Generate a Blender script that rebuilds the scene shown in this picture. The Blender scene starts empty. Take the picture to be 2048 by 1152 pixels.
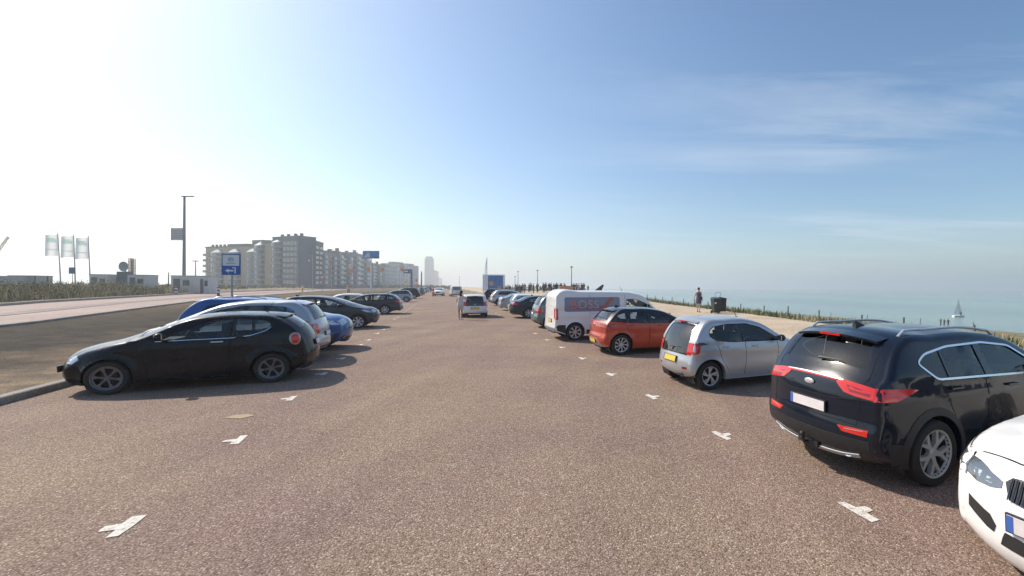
import bpy, bmesh, math, random
import numpy as np
from mathutils import Vector, Matrix
from mathutils.geometry import delaunay_2d_cdt
random.seed(7)
R = math.radians
sc = bpy.context.scene
# ---------------------------------------------------------------- camera
CAMH, F, CX = 2.14, 900.0, 1255.0
cam = bpy.data.cameras.new('camera'); camo = bpy.data.objects.new('camera', cam)
sc.collection.objects.link(camo); sc.camera = camo
cam.sensor_width = 36; cam.lens = 36*F/2048; cam.shift_x = (1024-CX)/2048; cam.shift_y = -1/2048
cam.clip_start = 0.1; cam.clip_end = 120000
camo.location = (0, 0, CAMH); ROLL = R(.32); camo.rotation_euler = (R(90), -ROLL, 0)
# ---------------------------------------------------------------- sky, sun, exposure
SUN_EL = R(41); SUNH = Vector((-.915, .403)).normalized()
SUN_AZ = math.atan2(SUNH.x, SUNH.y)            # clockwise from +Y
w = bpy.data.worlds.new('World'); sc.world = w; w.use_nodes = True
nt = w.node_tree; nt.nodes.clear()
def N(t, **k):
    n = nt.nodes.new(t)
    for a, b in k.items(): setattr(n, a, b)
    return n
out = N('ShaderNodeOutputWorld'); bg = N('ShaderNodeBackground'); bg.inputs[1].default_value = .120
sky = N('ShaderNodeTexSky', sky_type='NISHITA', sun_disc=False, sun_elevation=SUN_EL, sun_rotation=SUN_AZ,
        altitude=0, air_density=1.0, dust_density=1.0, ozone_density=2.0)
tc = N('ShaderNodeTexCoord'); sep = N('ShaderNodeSeparateXYZ'); nt.links.new(tc.outputs['Generated'], sep.inputs[0])
# cirrus: project the direction on a high flat layer
def M_(op, a, b=None, c=None):
    n = N('ShaderNodeMath', operation=op)
    for i, v in enumerate((a, b, c)):
        if v is None: continue
        if isinstance(v, (int, float)): n.inputs[i].default_value = v
        else: nt.links.new(v, n.inputs[i])
    return n.outputs[0]
zc = M_('MAXIMUM', sep.outputs[2], 0.03); zz = M_('ADD', zc, .06)
cx_ = M_('DIVIDE', sep.outputs[0], zz); cy_ = M_('DIVIDE', sep.outputs[1], zz)
cmb = N('ShaderNodeCombineXYZ'); nt.links.new(cx_, cmb.inputs[0]); nt.links.new(cy_, cmb.inputs[1])
mp = N('ShaderNodeMapping'); mp.inputs['Rotation'].default_value = (0, 0, R(-28)); mp.inputs['Scale'].default_value = (.22, .95, 1)
nt.links.new(cmb.outputs[0], mp.inputs[0])
n1 = N('ShaderNodeTexNoise'); n1.inputs['Scale'].default_value = 1.3; n1.inputs['Detail'].default_value = 9; n1.inputs['Roughness'].default_value = .62; n1.inputs['Distortion'].default_value = .7
nt.links.new(mp.outputs[0], n1.inputs['Vector'])
n2 = N('ShaderNodeTexNoise'); n2.inputs['Scale'].default_value = .45; n2.inputs['Detail'].default_value = 2
nt.links.new(cmb.outputs[0], n2.inputs['Vector'])
r1 = N('ShaderNodeMapRange'); r1.inputs[1].default_value = .47; r1.inputs[2].default_value = .74; nt.links.new(n1.outputs[0], r1.inputs[0])
r2 = N('ShaderNodeMapRange'); r2.inputs[1].default_value = .36; r2.inputs[2].default_value = .60; nt.links.new(n2.outputs[0], r2.inputs[0])
# more cirrus to the seaward side of the sky
r3 = N('ShaderNodeMapRange'); r3.inputs[1].default_value = -.25; r3.inputs[2].default_value = .45; nt.links.new(sep.outputs[0], r3.inputs[0])
fac = M_('MULTIPLY', M_('MULTIPLY', r1.outputs[0], r2.outputs[0]), M_('MULTIPLY', r3.outputs[0], .62))
mix = N('ShaderNodeMixRGB'); nt.links.new(fac, mix.inputs[0]); hs = N('ShaderNodeHueSaturation'); hs.inputs['Saturation'].default_value = 1.16; tn = N('ShaderNodeMixRGB', blend_type='MULTIPLY'); tn.inputs[0].default_value = 1; tn.inputs[2].default_value = (.97, 1.02, 1.01, 1); nt.links.new(sky.outputs[0], hs.inputs['Color']); nt.links.new(hs.outputs[0], tn.inputs[1]); nt.links.new(tn.outputs[0], mix.inputs[1]); mix.inputs[2].default_value = (6.6, 6.9, 7.3, 1)
nt.links.new(mix.outputs[0], bg.inputs[0]); nt.links.new(bg.outputs[0], out.inputs[0])
sl = bpy.data.lights.new('sun', 'SUN'); sl.energy = 4.3; sl.angle = R(.5); sl.color = (1, .91, .78)
so = bpy.data.objects.new('sun', sl); sc.collection.objects.link(so)
sdir = Vector((SUNH.x*math.cos(SUN_EL), SUNH.y*math.cos(SUN_EL), math.sin(SUN_EL)))
so.rotation_euler = sdir.to_track_quat('Z', 'Y').to_euler()
sc.view_settings.view_transform = 'Standard'; sc.view_settings.look = 'None'
sc.view_settings.exposure = 0.36; sc.view_settings.gamma = 1.0
sc.cycles.volume_bounces = 1; sc.cycles.transparent_max_bounces = 16; sc.cycles.max_bounces = 8

# ---------------------------------------------------------------- materials
MATS = {}
def mat(name, col, rough=.6, metal=0., coat=0., var=0., vscale=8., bump=0., bscale=60., spec=.5, dirt=0.):
    if name in MATS: return MATS[name]
    m = bpy.data.materials.new(name); m.use_nodes = True; t = m.node_tree; p = t.nodes['Principled BSDF']
    p.inputs['Base Color'].default_value = (*col, 1); p.inputs['Roughness'].default_value = rough
    p.inputs['Metallic'].default_value = metal; p.inputs['Coat Weight'].default_value = coat; p.inputs['Coat Roughness'].default_value = .03
    p.inputs['Specular IOR Level'].default_value = spec
    tcn = t.nodes.new('ShaderNodeTexCoord')
    if var:
        n = t.nodes.new('ShaderNodeTexNoise'); n.inputs['Scale'].default_value = vscale; n.inputs['Detail'].default_value = 6; n.inputs['Roughness'].default_value = .65
        t.links.new(tcn.outputs['Object'], n.inputs['Vector'])
        cr = t.nodes.new('ShaderNodeValToRGB'); e = cr.color_ramp.elements
        e[0].position = .3; e[1].position = .72
        e[0].color = (*[c*(1-var) for c in col], 1); e[1].color = (*[min(1, c*(1+var)) for c in col], 1)
        t.links.new(n.outputs[0], cr.inputs[0]); t.links.new(cr.outputs[0], p.inputs['Base Color'])
    if dirt:
        n = t.nodes.new('ShaderNodeTexNoise'); n.inputs['Scale'].default_value = 3; n.inputs['Detail'].default_value = 8
        t.links.new(tcn.outputs['Object'], n.inputs['Vector'])
        mr = t.nodes.new('ShaderNodeMapRange'); mr.inputs[3].default_value = rough; mr.inputs[4].default_value = rough+dirt
        t.links.new(n.outputs[0], mr.inputs[0]); t.links.new(mr.outputs[0], p.inputs['Roughness'])
    if bump:
        n = t.nodes.new('ShaderNodeTexNoise'); n.inputs['Scale'].default_value = bscale; n.inputs['Detail'].default_value = 4
        t.links.new(tcn.outputs['Object'], n.inputs['Vector'])
        b = t.nodes.new('ShaderNodeBump'); b.inputs['Strength'].default_value = bump; b.inputs['Distance'].default_value = .02
        t.links.new(n.outputs[0], b.inputs['Height']); t.links.new(b.outputs[0], p.inputs['Normal'])
    MATS[name] = m; return m
def glassmat(name, tint, ior=1.5, gl=1.0):
    if name in MATS: return MATS[name]
    m = bpy.data.materials.new(name); m.use_nodes = True; t = m.node_tree; t.nodes.clear()
    o = t.nodes.new('ShaderNodeOutputMaterial'); mx = t.nodes.new('ShaderNodeMixShader')
    tr = t.nodes.new('ShaderNodeBsdfTransparent'); tr.inputs[0].default_value = (*tint, 1)
    g = t.nodes.new('ShaderNodeBsdfGlossy'); g.inputs['Roughness'].default_value = .02; g.inputs[0].default_value = (gl, gl, gl, 1)
    lw = t.nodes.new('ShaderNodeFresnel'); lw.inputs[0].default_value = ior
    ad = t.nodes.new('ShaderNodeMath'); ad.operation = 'MULTIPLY_ADD'; ad.inputs[1].default_value = 1.2; ad.inputs[2].default_value = .015; ad.use_clamp = True
    t.links.new(lw.outputs[0], ad.inputs[0]); t.links.new(ad.outputs[0], mx.inputs[0])
    t.links.new(tr.outputs[0], mx.inputs[1]); t.links.new(g.outputs[0], mx.inputs[2]); t.links.new(mx.outputs[0], o.inputs[0])
    MATS[name] = m; return m
def paint(name, col, metal=.35, rough=.32, coat=.8, spec=.35): return mat('paint_'+name, col, rough=rough, metal=metal, coat=coat, dirt=.10, spec=spec)
GL = glassmat('car_glass', (.90, .96, .93), 1.45); GLD = glassmat('car_glass_dark', (.22, .27, .28))
RUB = mat('rubber', (.018, .018, .019), .75, bump=.2, bscale=40); BLK = mat('black_plastic', (.022, .022, .024), .55, var=.2)
GBLK = mat('gloss_black', (.008, .008, .01), .12, coat=.5); CHR = mat('chrome', (.75, .76, .78), .12, 1.)
SILV = mat('alloy_silver', (.62, .62, .63), .32, .45); DALLOY = mat('alloy_dark', (.10, .10, .11), .35, .8)
INT = mat('car_interior', (.018, .019, .022), .85); SEAT = mat('seat_fabric', (.030, .032, .036), .9, var=.2)
REDL = mat('lamp_red', (.62, .018, .010), .12, coat=1.); REDD = mat('lamp_dark_red', (.25, .006, .006), .12, coat=1.)
WHL = mat('lamp_clear', (.62, .64, .66), .1, .5, coat=1.); ORL = mat('lamp_orange', (.8, .22, .02), .15, coat=1.)
YPL = mat('plate_yellow', (.80, .52, .06), .4, var=.1, vscale=14); WPL = mat('plate_white', (.72, .66, .66), .4, var=.08, vscale=14)
BPL = mat('plate_blue', (.06, .14, .45), .4)
SATIN = mat('satin_grey', (.42, .43, .44), .45, .2)
GAP = mat('panel_gap', (.004, .004, .005), .9)

# ---------------------------------------------------------------- helpers
def link(o): sc.collection.objects.link(o); return o
def tag(o, label=None, cat=None, group=None, kind=None):
    if label: o['label'] = label
    if cat: o['category'] = cat
    if group: o['group'] = group
    if kind: o['kind'] = kind
    return o
def empty(name, loc, rz=0, label=None, cat=None, group=None):
    o = bpy.data.objects.new(name, None); link(o); o.location = loc; o.rotation_euler = (0, 0, rz); o.empty_display_size = .2
    return tag(o, label, cat, group)
def children(o): return [c for c in bpy.data.objects if c.parent == o]
class MB:
    def __init__(s): s.v = []; s.f = []; s.m = []; s.cur = 0; s.mats = []
    def mt(s, m):
        if m not in s.mats: s.mats.append(m)
        s.cur = s.mats.index(m); return s
    def add(s, v, f):
        n = len(s.v); s.v += [tuple(p) for p in v]; s.f += [tuple(i+n for i in q) for q in f]; s.m += [s.cur]*len(f); return s
    def box(s, c, d, rz=0, M=None, taper=1.0):
        x, y, z = [k/2 for k in d]; vs = []
        for sz in (-1, 1):
            t = taper if sz > 0 else 1
            for sx, sy in ((-1, -1), (1, -1), (1, 1), (-1, 1)): vs.append(Vector((sx*x*t, sy*y*t, sz*z)))
        rot = Matrix.Rotation(rz, 3, 'Z') if M is None else M
        vs = [rot @ p + Vector(c) for p in vs]
        return s.add(vs, [(0, 3, 2, 1), (4, 5, 6, 7), (0, 1, 5, 4), (1, 2, 6, 5), (2, 3, 7, 6), (3, 0, 4, 7)])
    def tube(s, pts, rad, n=8, caps=True):
        pts = [Vector(p) for p in pts]; rr = rad if isinstance(rad, (list, tuple)) else [rad]*len(pts); rings = []
        for i, p in enumerate(pts):
            d = (pts[min(i+1, len(pts)-1)]-pts[max(i-1, 0)])
            d = d.normalized() if d.length > 1e-9 else Vector((0, 0, 1))
            up = Vector((0, 0, 1)) if abs(d.z) < .95 else Vector((1, 0, 0))
            a = d.cross(up).normalized(); b = a.cross(d)
            rings.append([p+(a*math.cos(2*math.pi*k/n)+b*math.sin(2*math.pi*k/n))*rr[i] for k in range(n)])
        vs = [q for r in rings for q in r]; fs = []
        for i in range(len(pts)-1):
            for k in range(n):
                fs.append((i*n+k, i*n+(k+1) % n, (i+1)*n+(k+1) % n, (i+1)*n+k))
        if caps: fs.append(tuple(range(n))[::-1]); fs.append(tuple((len(pts)-1)*n+k for k in range(n)))
        return s.add(vs, fs)
    def lathe(s, prof, n=24, axis='z', c=(0, 0, 0), closed=False):
        vs = []; fs = []
        for r, h in prof:
            for k in range(n):
                a = 2*math.pi*k/n
                if axis == 'z': p = (r*math.cos(a), r*math.sin(a), h)
                else: p = (r*math.cos(a), h, r*math.sin(a))
                vs.append((p[0]+c[0], p[1]+c[1], p[2]+c[2]))
        for i in range(len(prof)-1):
            for k in range(n):
                q = (i*n+k, i*n+(k+1) % n, (i+1)*n+(k+1) % n, (i+1)*n+k)
                fs.append(q if axis == 'z' else q[::-1])
        return s.add(vs, fs)
    def ell(s, c, d, n=12, m=8, M=None):
        vs = []; fs = []
        for i in range(m+1):
            th = math.pi*i/m
            for k in range(n):
                a = 2*math.pi*k/n
                p = Vector((d[0]*math.sin(th)*math.cos(a), d[1]*math.sin(th)*math.sin(a), d[2]*math.cos(th)))
                if M is not None: p = M @ p
                vs.append(p+Vector(c))
        for i in range(m):
            for k in range(n): fs.append((i*n+k, (i+1)*n+k, (i+1)*n+(k+1) % n, i*n+(k+1) % n))
        return s.add(vs, fs)
    def prism(s, poly, h0, h1, fn):      # poly 2d ccw, fn(a,b,h)->xyz
        n = len(poly); vs = [fn(a, b, h0) for a, b in poly]+[fn(a, b, h1) for a, b in poly]
        fs = [tuple(range(n))[::-1], tuple(range(n, 2*n))]+[(i, (i+1) % n, n+(i+1) % n, n+i) for i in range(n)]
        return s.add(vs, fs)
    def build(s, name, m=None, parent=None, smooth=None, bevel=0, weld=False):
        me = bpy.data.meshes.new(name); me.from_pydata(s.v, [], s.f)
        ms = s.mats or [m]
        for k in ms: me.materials.append(k)
        if len(ms) > 1: me.polygons.foreach_set('material_index', s.m)
        if weld:
            b = bmesh.new(); b.from_mesh(me); bmesh.ops.remove_doubles(b, verts=b.verts, dist=.0008); b.to_mesh(me); b.free()
        if smooth is not None:
            me.polygons.foreach_set('use_smooth', [True]*len(me.polygons)); me.set_sharp_from_angle(angle=R(smooth))
        me.update(); o = bpy.data.objects.new(name, me); link(o)
        if parent is not None: o.parent = parent
        if bevel:
            b = o.modifiers.new('bevel', 'BEVEL'); b.width = bevel; b.segments = 2; b.limit_method = 'ANGLE'; b.angle_limit = R(40)
        return o
def copy_tree(o, parent=None, swap=None):
    c = o.copy(); link(c); c.parent = parent
    if swap and c.data and any(m in swap for m in c.data.materials):
        c.data = c.data.copy()
        for i, m in enumerate(c.data.materials):
            if m in swap: c.data.materials[i] = swap[m]
    for ch in children(o): copy_tree(ch, c, swap)
    return c

# ---------------------------------------------------------------- site frame: u across the lot (seaward +), s along it
PX, PY = .9249, .3803
def US(u, s): return (PX*u-PY*s, PY*u+PX*s)
def toUS(x, y): return (PX*x+PY*y, -PY*x+PX*y)
def sm(t): t = np.clip(t, 0, 1); return t*t*(3-2*t)
EY = [-400, 2, 13.6, 21.5, 32.3, 55, 100, 200, 500, 2000, 9000]
EX = [110, 14, 12, 10.6, 8.1, 2.2, -13, -48, -160, -740, -3500]
RN = [(-.5, -60, 0), (-18.6, 2, 0), (-23.9, 17.2, 0), (-29.5, 25.5, 0), (-40.5, 42, 0), (-55, 70, 0), (-79, 115, 0), (-122, 208, 0), (-215, 430, 0), (-430, 1000, 0), (-800, 2100, 0)]
def roadu(s_):        # u of the road's near edge as a function of s
    pts = sorted([(toUS(x, y)[1], toUS(x, y)[0]) for x, y, _ in RN[1:]])
    return np.interp(s_, [p[0] for p in pts], [p[1] for p in pts])
def RWf(s_): return np.interp(s_, [35, 110], [8.6, 13.])
def T(x, y):
    u = PX*x+PY*y; s_ = -PY*x+PX*y
    z = .004*np.clip(y, -10, 70)
    ru = roadu(s_)
    z = z+.42*sm((-7.3-u)/np.maximum(-7.3-ru, 1))
    dun = -(u-ru)-RWf(s_)-1.5
    z = z+.75*sm(dun/6)*(.6+.4*np.sin(x*.21+1.3)*np.sin(y*.17))+.5*sm((dun-25)/40)
    z = z+.30*sm((u-8.6)/3)+.75*sm((u-8.6)/8)*sm((y-45)/40)
    e = x-np.interp(y, EY, EX)
    drop = 5.4*sm((e-1.2)/12)+1.6*sm((e-12)/60)+3*sm((e-70)/60)
    return z-drop-(.25*np.sin(x*.9)*np.sin(y*.7)+.25)*sm((e-1)/3)*sm((14-e)/5)
def Tz(x, y): return float(T(x, y))
HY = 575.0; LASTPX = [CX]
def ray(px, py):
    a, b = (px-CX)/F, (HY-py)/F; c, s_ = math.cos(ROLL), math.sin(ROLL)
    return a*c-b*s_, a*s_+b*c
def ground(px, py, dz=0.0):      # where a pixel of the survey photo meets the terrain
    rx, rz = ray(px, py); Y = 0.; z = dz
    for _ in range(40):
        Yn = (z-CAMH)/min(rz, -.001); Y = .5*Y+.5*Yn if Y else Yn; z = Tz(rx*Y, Y)+dz
    return rx*Y, Y
def at(px, Y): LASTPX[0] = px; return ray(px, 560)[0]*Y
def zat(py, Y): return CAMH+ray(LASTPX[0], py)[1]*Y

# ================================================================ SETTING
def texmat(name, build, rough=.9):
    m = bpy.data.materials.new(name); m.use_nodes = True; t = m.node_tree; p = t.nodes['Principled BSDF']; p.inputs['Roughness'].default_value = rough
    p.inputs['Specular IOR Level'].default_value = .12
    def nd(k, **a):
        n = t.nodes.new(k)
        for x, y in a.items():
            if x.startswith('i_'): n.inputs[x[2:].replace('_', ' ')].default_value = y
            else: setattr(n, x, y)
        return n
    tcn = t.nodes.new('ShaderNodeTexCoord'); build(t, p, nd, tcn.outputs['Object'], t.links.new); return m
def ramp(nd, stops, const=False):
    r = nd('ShaderNodeValToRGB'); e = r.color_ramp.elements
    if const: r.color_ramp.interpolation = 'CONSTANT'
    while len(e) < len(stops): e.new(.5)
    for i, (p, c) in enumerate(stops): e[i].position = p; e[i].color = (*c, 1)
    return r
def m_asphalt(t, p, nd, co, L):
    v = nd('ShaderNodeTexVoronoi', i_Scale=80.0); L(co, v.inputs['Vector'])
    sepc = nd('ShaderNodeSeparateColor'); L(v.outputs['Color'], sepc.inputs[0])
    rc = ramp(nd, [(0, (.20, .143, .108)), (.12, (.26, .188, .150)), (.30, (.31, .232, .182)), (.52, (.35, .252, .203)), (.74, (.40, .310, .246)), (.90, (.50, .40, .31)), (.97, (.63, .55, .46))], True)
    L(sepc.outputs[0], rc.inputs[0])
    dk = ramp(nd, [(0, (1, 1, 1)), (.42, (.95, .95, .95)), (.75, (.55, .52, .50))]); L(v.outputs['Distance'], dk.inputs[0])
    mx = nd('ShaderNodeMixRGB', blend_type='MULTIPLY'); mx.inputs[0].default_value = 1; L(rc.outputs[0], mx.inputs[1]); L(dk.outputs[0], mx.inputs[2])
    n = nd('ShaderNodeTexNoise', i_Scale=.35, i_Detail=6.0, i_Roughness=.6); L(co, n.inputs['Vector'])
    r2 = ramp(nd, [(.32, (.90, .83, .90)), (.5, (1.0, .98, .96)), (.68, (1.12, 1.14, 1.02))]); L(n.outputs[0], r2.inputs[0])
    m2 = nd('ShaderNodeMixRGB', blend_type='MULTIPLY'); m2.inputs[0].default_value = 1; L(mx.outputs[0], m2.inputs[1]); L(r2.outputs[0], m2.inputs[2])
    # long tyre-worn lanes and oil spots
    mp = nd('ShaderNodeMapping'); mp.inputs['Rotation'].default_value = (0, 0, R(-22.35)); mp.inputs['Scale'].default_value = (1.1, .06, 1); L(co, mp.inputs[0])
    n3 = nd('ShaderNodeTexNoise', i_Scale=.9, i_Detail=3.0); L(mp.outputs[0], n3.inputs['Vector'])
    r3 = ramp(nd, [(.35, (.92, .91, .92)), (.65, (1.05, 1.04, 1.03))]); L(n3.outputs[0], r3.inputs[0])
    m3 = nd('ShaderNodeMixRGB', blend_type='MULTIPLY'); m3.inputs[0].default_value = 1; L(m2.outputs[0], m3.inputs[1]); L(r3.outputs[0], m3.inputs[2])
    n4 = nd('ShaderNodeTexNoise', i_Scale=1.7, i_Detail=4.0); L(co, n4.inputs['Vector'])
    r4 = ramp(nd, [(.24, (.66, .64, .64)), (.30, (1, 1, 1))]); L(n4.outputs[0], r4.inputs[0])
    m4 = nd('ShaderNodeMixRGB', blend_type='MULTIPLY'); m4.inputs[0].default_value = .8; L(m3.outputs[0], m4.inputs[1]); L(r4.outputs[0], m4.inputs[2])
    L(m4.outputs[0], p.inputs['Base Color'])
    b = nd('ShaderNodeBump', i_Strength=.75, i_Distance=.006); inv = nd('ShaderNodeMath', operation='SUBTRACT'); inv.inputs[0].default_value = 1; L(v.outputs['Distance'], inv.inputs[1])
    L(inv.outputs[0], b.inputs['Height']); L(b.outputs[0], p.inputs['Normal'])
ASPH = texmat('chip_asphalt', m_asphalt, .85)
def noisy(name, stops, scale, fine=90., bump=.4, rough=.95, mapsc=None):
    def b_(t, p, nd, co, L):
        src = co
        if mapsc:
            mp = nd('ShaderNodeMapping'); mp.inputs['Scale'].default_value = mapsc[:3]; mp.inputs['Rotation'].default_value = (0, 0, R(mapsc[3])); L(co, mp.inputs[0]); src = mp.outputs[0]
        n = nd('ShaderNodeTexNoise', i_Scale=scale, i_Detail=10.0, i_Roughness=.65); L(src, n.inputs['Vector'])
        r = ramp(nd, stops); L(n.outputs[0], r.inputs[0])
        n2 = nd('ShaderNodeTexNoise', i_Scale=fine, i_Detail=3.0); L(co, n2.inputs['Vector'])
        r2 = ramp(nd, [(.3, (.75, .75, .75)), (.7, (1.2, 1.2, 1.2))]); L(n2.outputs[0], r2.inputs[0])
        mx = nd('ShaderNodeMixRGB', blend_type='MULTIPLY'); mx.inputs[0].default_value = 1; L(r.outputs[0], mx.inputs[1]); L(r2.outputs[0], mx.inputs[2])
        L(mx.outputs[0], p.inputs['Base Color'])
        bb = nd('ShaderNodeBump', i_Strength=bump, i_Distance=.03); L(n2.outputs[0], bb.inputs['Height']); L(bb.outputs[0], p.inputs['Normal'])
    return texmat(name, b_, rough)
DUNE = noisy('dune_soil', [(.30, (.10, .105, .05)), (.48, (.20, .17, .09)), (.62, (.33, .26, .16)), (.8, (.46, .38, .26))], .5, 20.)
def m_verge(t, p, nd, co, L):     # trodden tan grit by the kerb giving way to dark dirt and a dry brown crest
    p.inputs['Specular IOR Level'].default_value = .1
    mp = nd('ShaderNodeMapping'); mp.inputs['Rotation'].default_value = (0, 0, R(-22.35)); L(co, mp.inputs[0]); sp_ = nd('ShaderNodeSeparateXYZ'); L(mp.outputs[0], sp_.inputs[0])
    n = nd('ShaderNodeTexNoise', i_Scale=.7, i_Detail=8.0, i_Roughness=.65); L(co, n.inputs['Vector'])
    a = nd('ShaderNodeMath', operation='MULTIPLY_ADD'); L(n.outputs[0], a.inputs[0]); a.inputs[1].default_value = 7.; L(sp_.outputs[0], a.inputs[2])
    mr = nd('ShaderNodeMapRange'); mr.inputs[1].default_value = -4.6; mr.inputs[2].default_value = -17.; L(a.outputs[0], mr.inputs[0])
    r = ramp(nd, [(0, (.25, .195, .145)), (.14, (.15, .115, .088)), (.32, (.058, .050, .044)), (.60, (.072, .060, .047)), (.8, (.12, .090, .062)), (1, (.15, .12, .085))]); L(mr.outputs[0], r.inputs[0])
    n2 = nd('ShaderNodeTexNoise', i_Scale=22.0, i_Detail=5.0, i_Roughness=.7); L(co, n2.inputs['Vector'])
    n3 = nd('ShaderNodeTexNoise', i_Scale=1.6, i_Detail=6.0); L(co, n3.inputs['Vector'])
    r2 = ramp(nd, [(.32, (.5, .5, .5)), (.7, (1.4, 1.38, 1.32))]); L(n2.outputs[0], r2.inputs[0]); r3 = ramp(nd, [(.35, (.72, .74, .76)), (.65, (1.25, 1.18, 1.05))]); L(n3.outputs[0], r3.inputs[0])
    m1 = nd('ShaderNodeMixRGB', blend_type='MULTIPLY'); m1.inputs[0].default_value = 1; L(r.outputs[0], m1.inputs[1]); L(r2.outputs[0], m1.inputs[2])
    m2 = nd('ShaderNodeMixRGB', blend_type='MULTIPLY'); m2.inputs[0].default_value = 1; L(m1.outputs[0], m2.inputs[1]); L(r3.outputs[0], m2.inputs[2]); L(m2.outputs[0], p.inputs['Base Color'])
    bb = nd('ShaderNodeBump', i_Strength=.9, i_Distance=.03); L(n2.outputs[0], bb.inputs['Height']); L(bb.outputs[0], p.inputs['Normal'])
VERGE = texmat('verge_gravel', m_verge, .95)
PAVE = noisy('road_clinker', [(.3, (.30, .225, .20)), (.5, (.38, .285, .25)), (.7, (.46, .36, .31))], .8, 9., .2, .8, (1, .12, 1, -27))
PAVD = noisy('road_lane_dark', [(.3, (.22, .175, .16)), (.5, (.28, .22, .195)), (.7, (.34, .27, .24))], .8, 9., .2, .8)
PROM = noisy('promenade_paving', [(.3, (.40, .31, .22)), (.5, (.50, .40, .29)), (.7, (.58, .47, .35))], .45, 12., .2, .85)
CONC = noisy('kerb_concrete', [(.3, (.26, .235, .21)), (.6, (.36, .33, .29)), (.8, (.44, .40, .35))], 1.5, 30., .2)
MARK = noisy('marking_paint', [(.36, (.42, .34, .28)), (.45, (.70, .65, .58)), (.8, (.78, .73, .66))], 14., 70., .3, .7)

def grid_sheet(name, xs, ys, fn, m):
    vs = [fn(x, y) for y in ys for x in xs]; n = len(xs); fs = []
    for j in range(len(ys)-1):
        for i in range(n-1): fs.append((j*n+i, j*n+i+1, (j+1)*n+i+1, (j+1)*n+i))
    b = MB(); b.add(vs, fs); return b.build(name, m, smooth=60)
def nonuni(a, b, near, k): # symmetric growing steps
    o = [0.]; st = near
    while o[-1] < b: o.append(o[-1]+st); st *= k
    p = [-x for x in o[1:] if x <= a]; return p[::-1]+o
xs = nonuni(30000, 30000, .7, 1.035); ys = [-60, -40, -25, -15, -8, -4]+[y for y in nonuni(0, 40000, .7, 1.035)]
g = grid_sheet('ground', xs, ys, lambda x, y: (x, y, Tz(x, y)-.07), DUNE); tag(g, kind='structure')
# parking lot surface: from the left kerb to the promenade
ss = [-14+i*2 for i in range(60)]+[106+i*12 for i in range(60)]
def strip(name, u0, u1, nu, m, dz, ssx=ss):
    us = np.linspace(0, 1, nu)
    def fn(a, s_):
        ua = u0(s_) if callable(u0) else u0; ub = u1(s_) if callable(u1) else u1
        x, y = US(ua+(ub-ua)*a, s_); return (x, y, Tz(x, y)+dz)
    return grid_sheet(name, us, ssx, fn, m)
tag(strip('parking_lot', -7.12, 8.7, 14, ASPH, 0.0), kind='structure')
def promend(s_):     # promenade runs to the foot of the marram strip
    lo, hi = 8.9, 60
    for _ in range(30):
        mid = (lo+hi)/2; x, y = US(mid, s_)
        if x-np.interp(y, EY, EX) > -.5: hi = mid
        else: lo = mid
    return max(lo, 9.2)
tag(strip('promenade', 8.85, promend, 16, PROM, 0.0), kind='structure')
tag(strip('verge', lambda s_: roadu(s_)+.18, -7.38, 12, VERGE, 0.0), kind='structure')
RW = 12.0
ssr = [-30+i*3 for i in range(60)]+[150+i*15 for i in range(80)]
tag(strip('road', lambda s_: roadu(s_)-RWf(s_), roadu, 8, PAVE, 0.0, ssr), kind='structure')
tag(strip('road_lane', lambda s_: roadu(s_)-RWf(s_)*.55, lambda s_: roadu(s_)-RWf(s_)*.40, 3, PAVD, .02, ssr), kind='structure')
def kerb(name, uf, h, wd, ssx, lab=None):
    b = MB()
    for k, s_ in enumerate(ssx):
        u = uf(s_) if callable(uf) else uf
        for du, dz in ((0, -.1), (0, h-.015), (.02, h), (wd-.02, h), (wd, h-.015), (wd, -.1)):
            x, y = US(u+du, s_); b.v.append((x, y, Tz(x, y)+dz))
    for k in range(len(ssx)-1):
        for i in range(5): b.f.append((k*6+i, k*6+i+1, (k+1)*6+i+1, (k+1)*6+i)); b.m.append(0)
    return tag(b.build(name, CONC), kind='structure')
kerb('kerb', -7.32, .13, .20, ss)
kerb('kerb', lambda s_: roadu(s_), .10, .2, ssr)
kerb('kerb', lambda s_: roadu(s_)-RWf(s_)-.55, .20, .55, ssr)
kerb('kerb', 8.62, .12, .24, ss)
b = MB()   # dark joint strip behind the lot kerb
tag(strip('kerb_joint', -7.40, -7.33, 2, GAP, .035), kind='structure')
# T-shaped bay ticks, both rows
b = MB()
def tick(u, s_, side):
    j = lambda: random.uniform(-.012, .012); q = []
    for a, c in ((-.05, -.19), (.045, -.185), (.05, -.055), (.155, -.05), (.17, .0), (.155, .05), (.05, .055), (.045, .19), (-.05, .185), (-.055, .0)):
        x, y = US(u+side*(a+j()), s_+c+j()); q.append((x, y, Tz(x, y)+.006))
    b.add(q, [tuple(range(10)) if side > 0 else tuple(range(10))[::-1]])
def s_of(px, py, u):
    X, Y = ground(px, py); return toUS(X, Y)
for (px, py) in ((1715, 1023), (1442, 871), (1303, 794), (1220, 749), (1163, 717), (1122, 695), (1094, 680), (1070, 667)):
    u, s_ = s_of(px, py, 0); tick(u, s_, 1)
for (px, py) in ((252, 1053), (478, 880), (583, 797), (647, 748), (685, 717), (722, 690), (738, 680), (756, 667), (768, 659)):
    u, s_ = s_of(px, py, 0); tick(u, s_, -1)
for k in range(14): tick(3.75, 33+k*2.35, 1); tick(-2.7, 31+k*2.35, -1)
tag(b.build('parking_markings', MARK), kind='structure')
b = MB()
X, Y = ground(480, 833)
b.mt(noisy('faded_paint', [(.3, (.42, .33, .20)), (.6, (.46, .38, .26)), (.8, (.38, .30, .22))], 9., 60.))
b.add([(X+dx, Y+dy, Tz(X+dx, Y+dy)+.006) for dx, dy in ((-.17, -.10), (.12, -.13), (.2, .05), (.02, .12), (-.14, .07))], [(0, 1, 2, 3, 4)])
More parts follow.
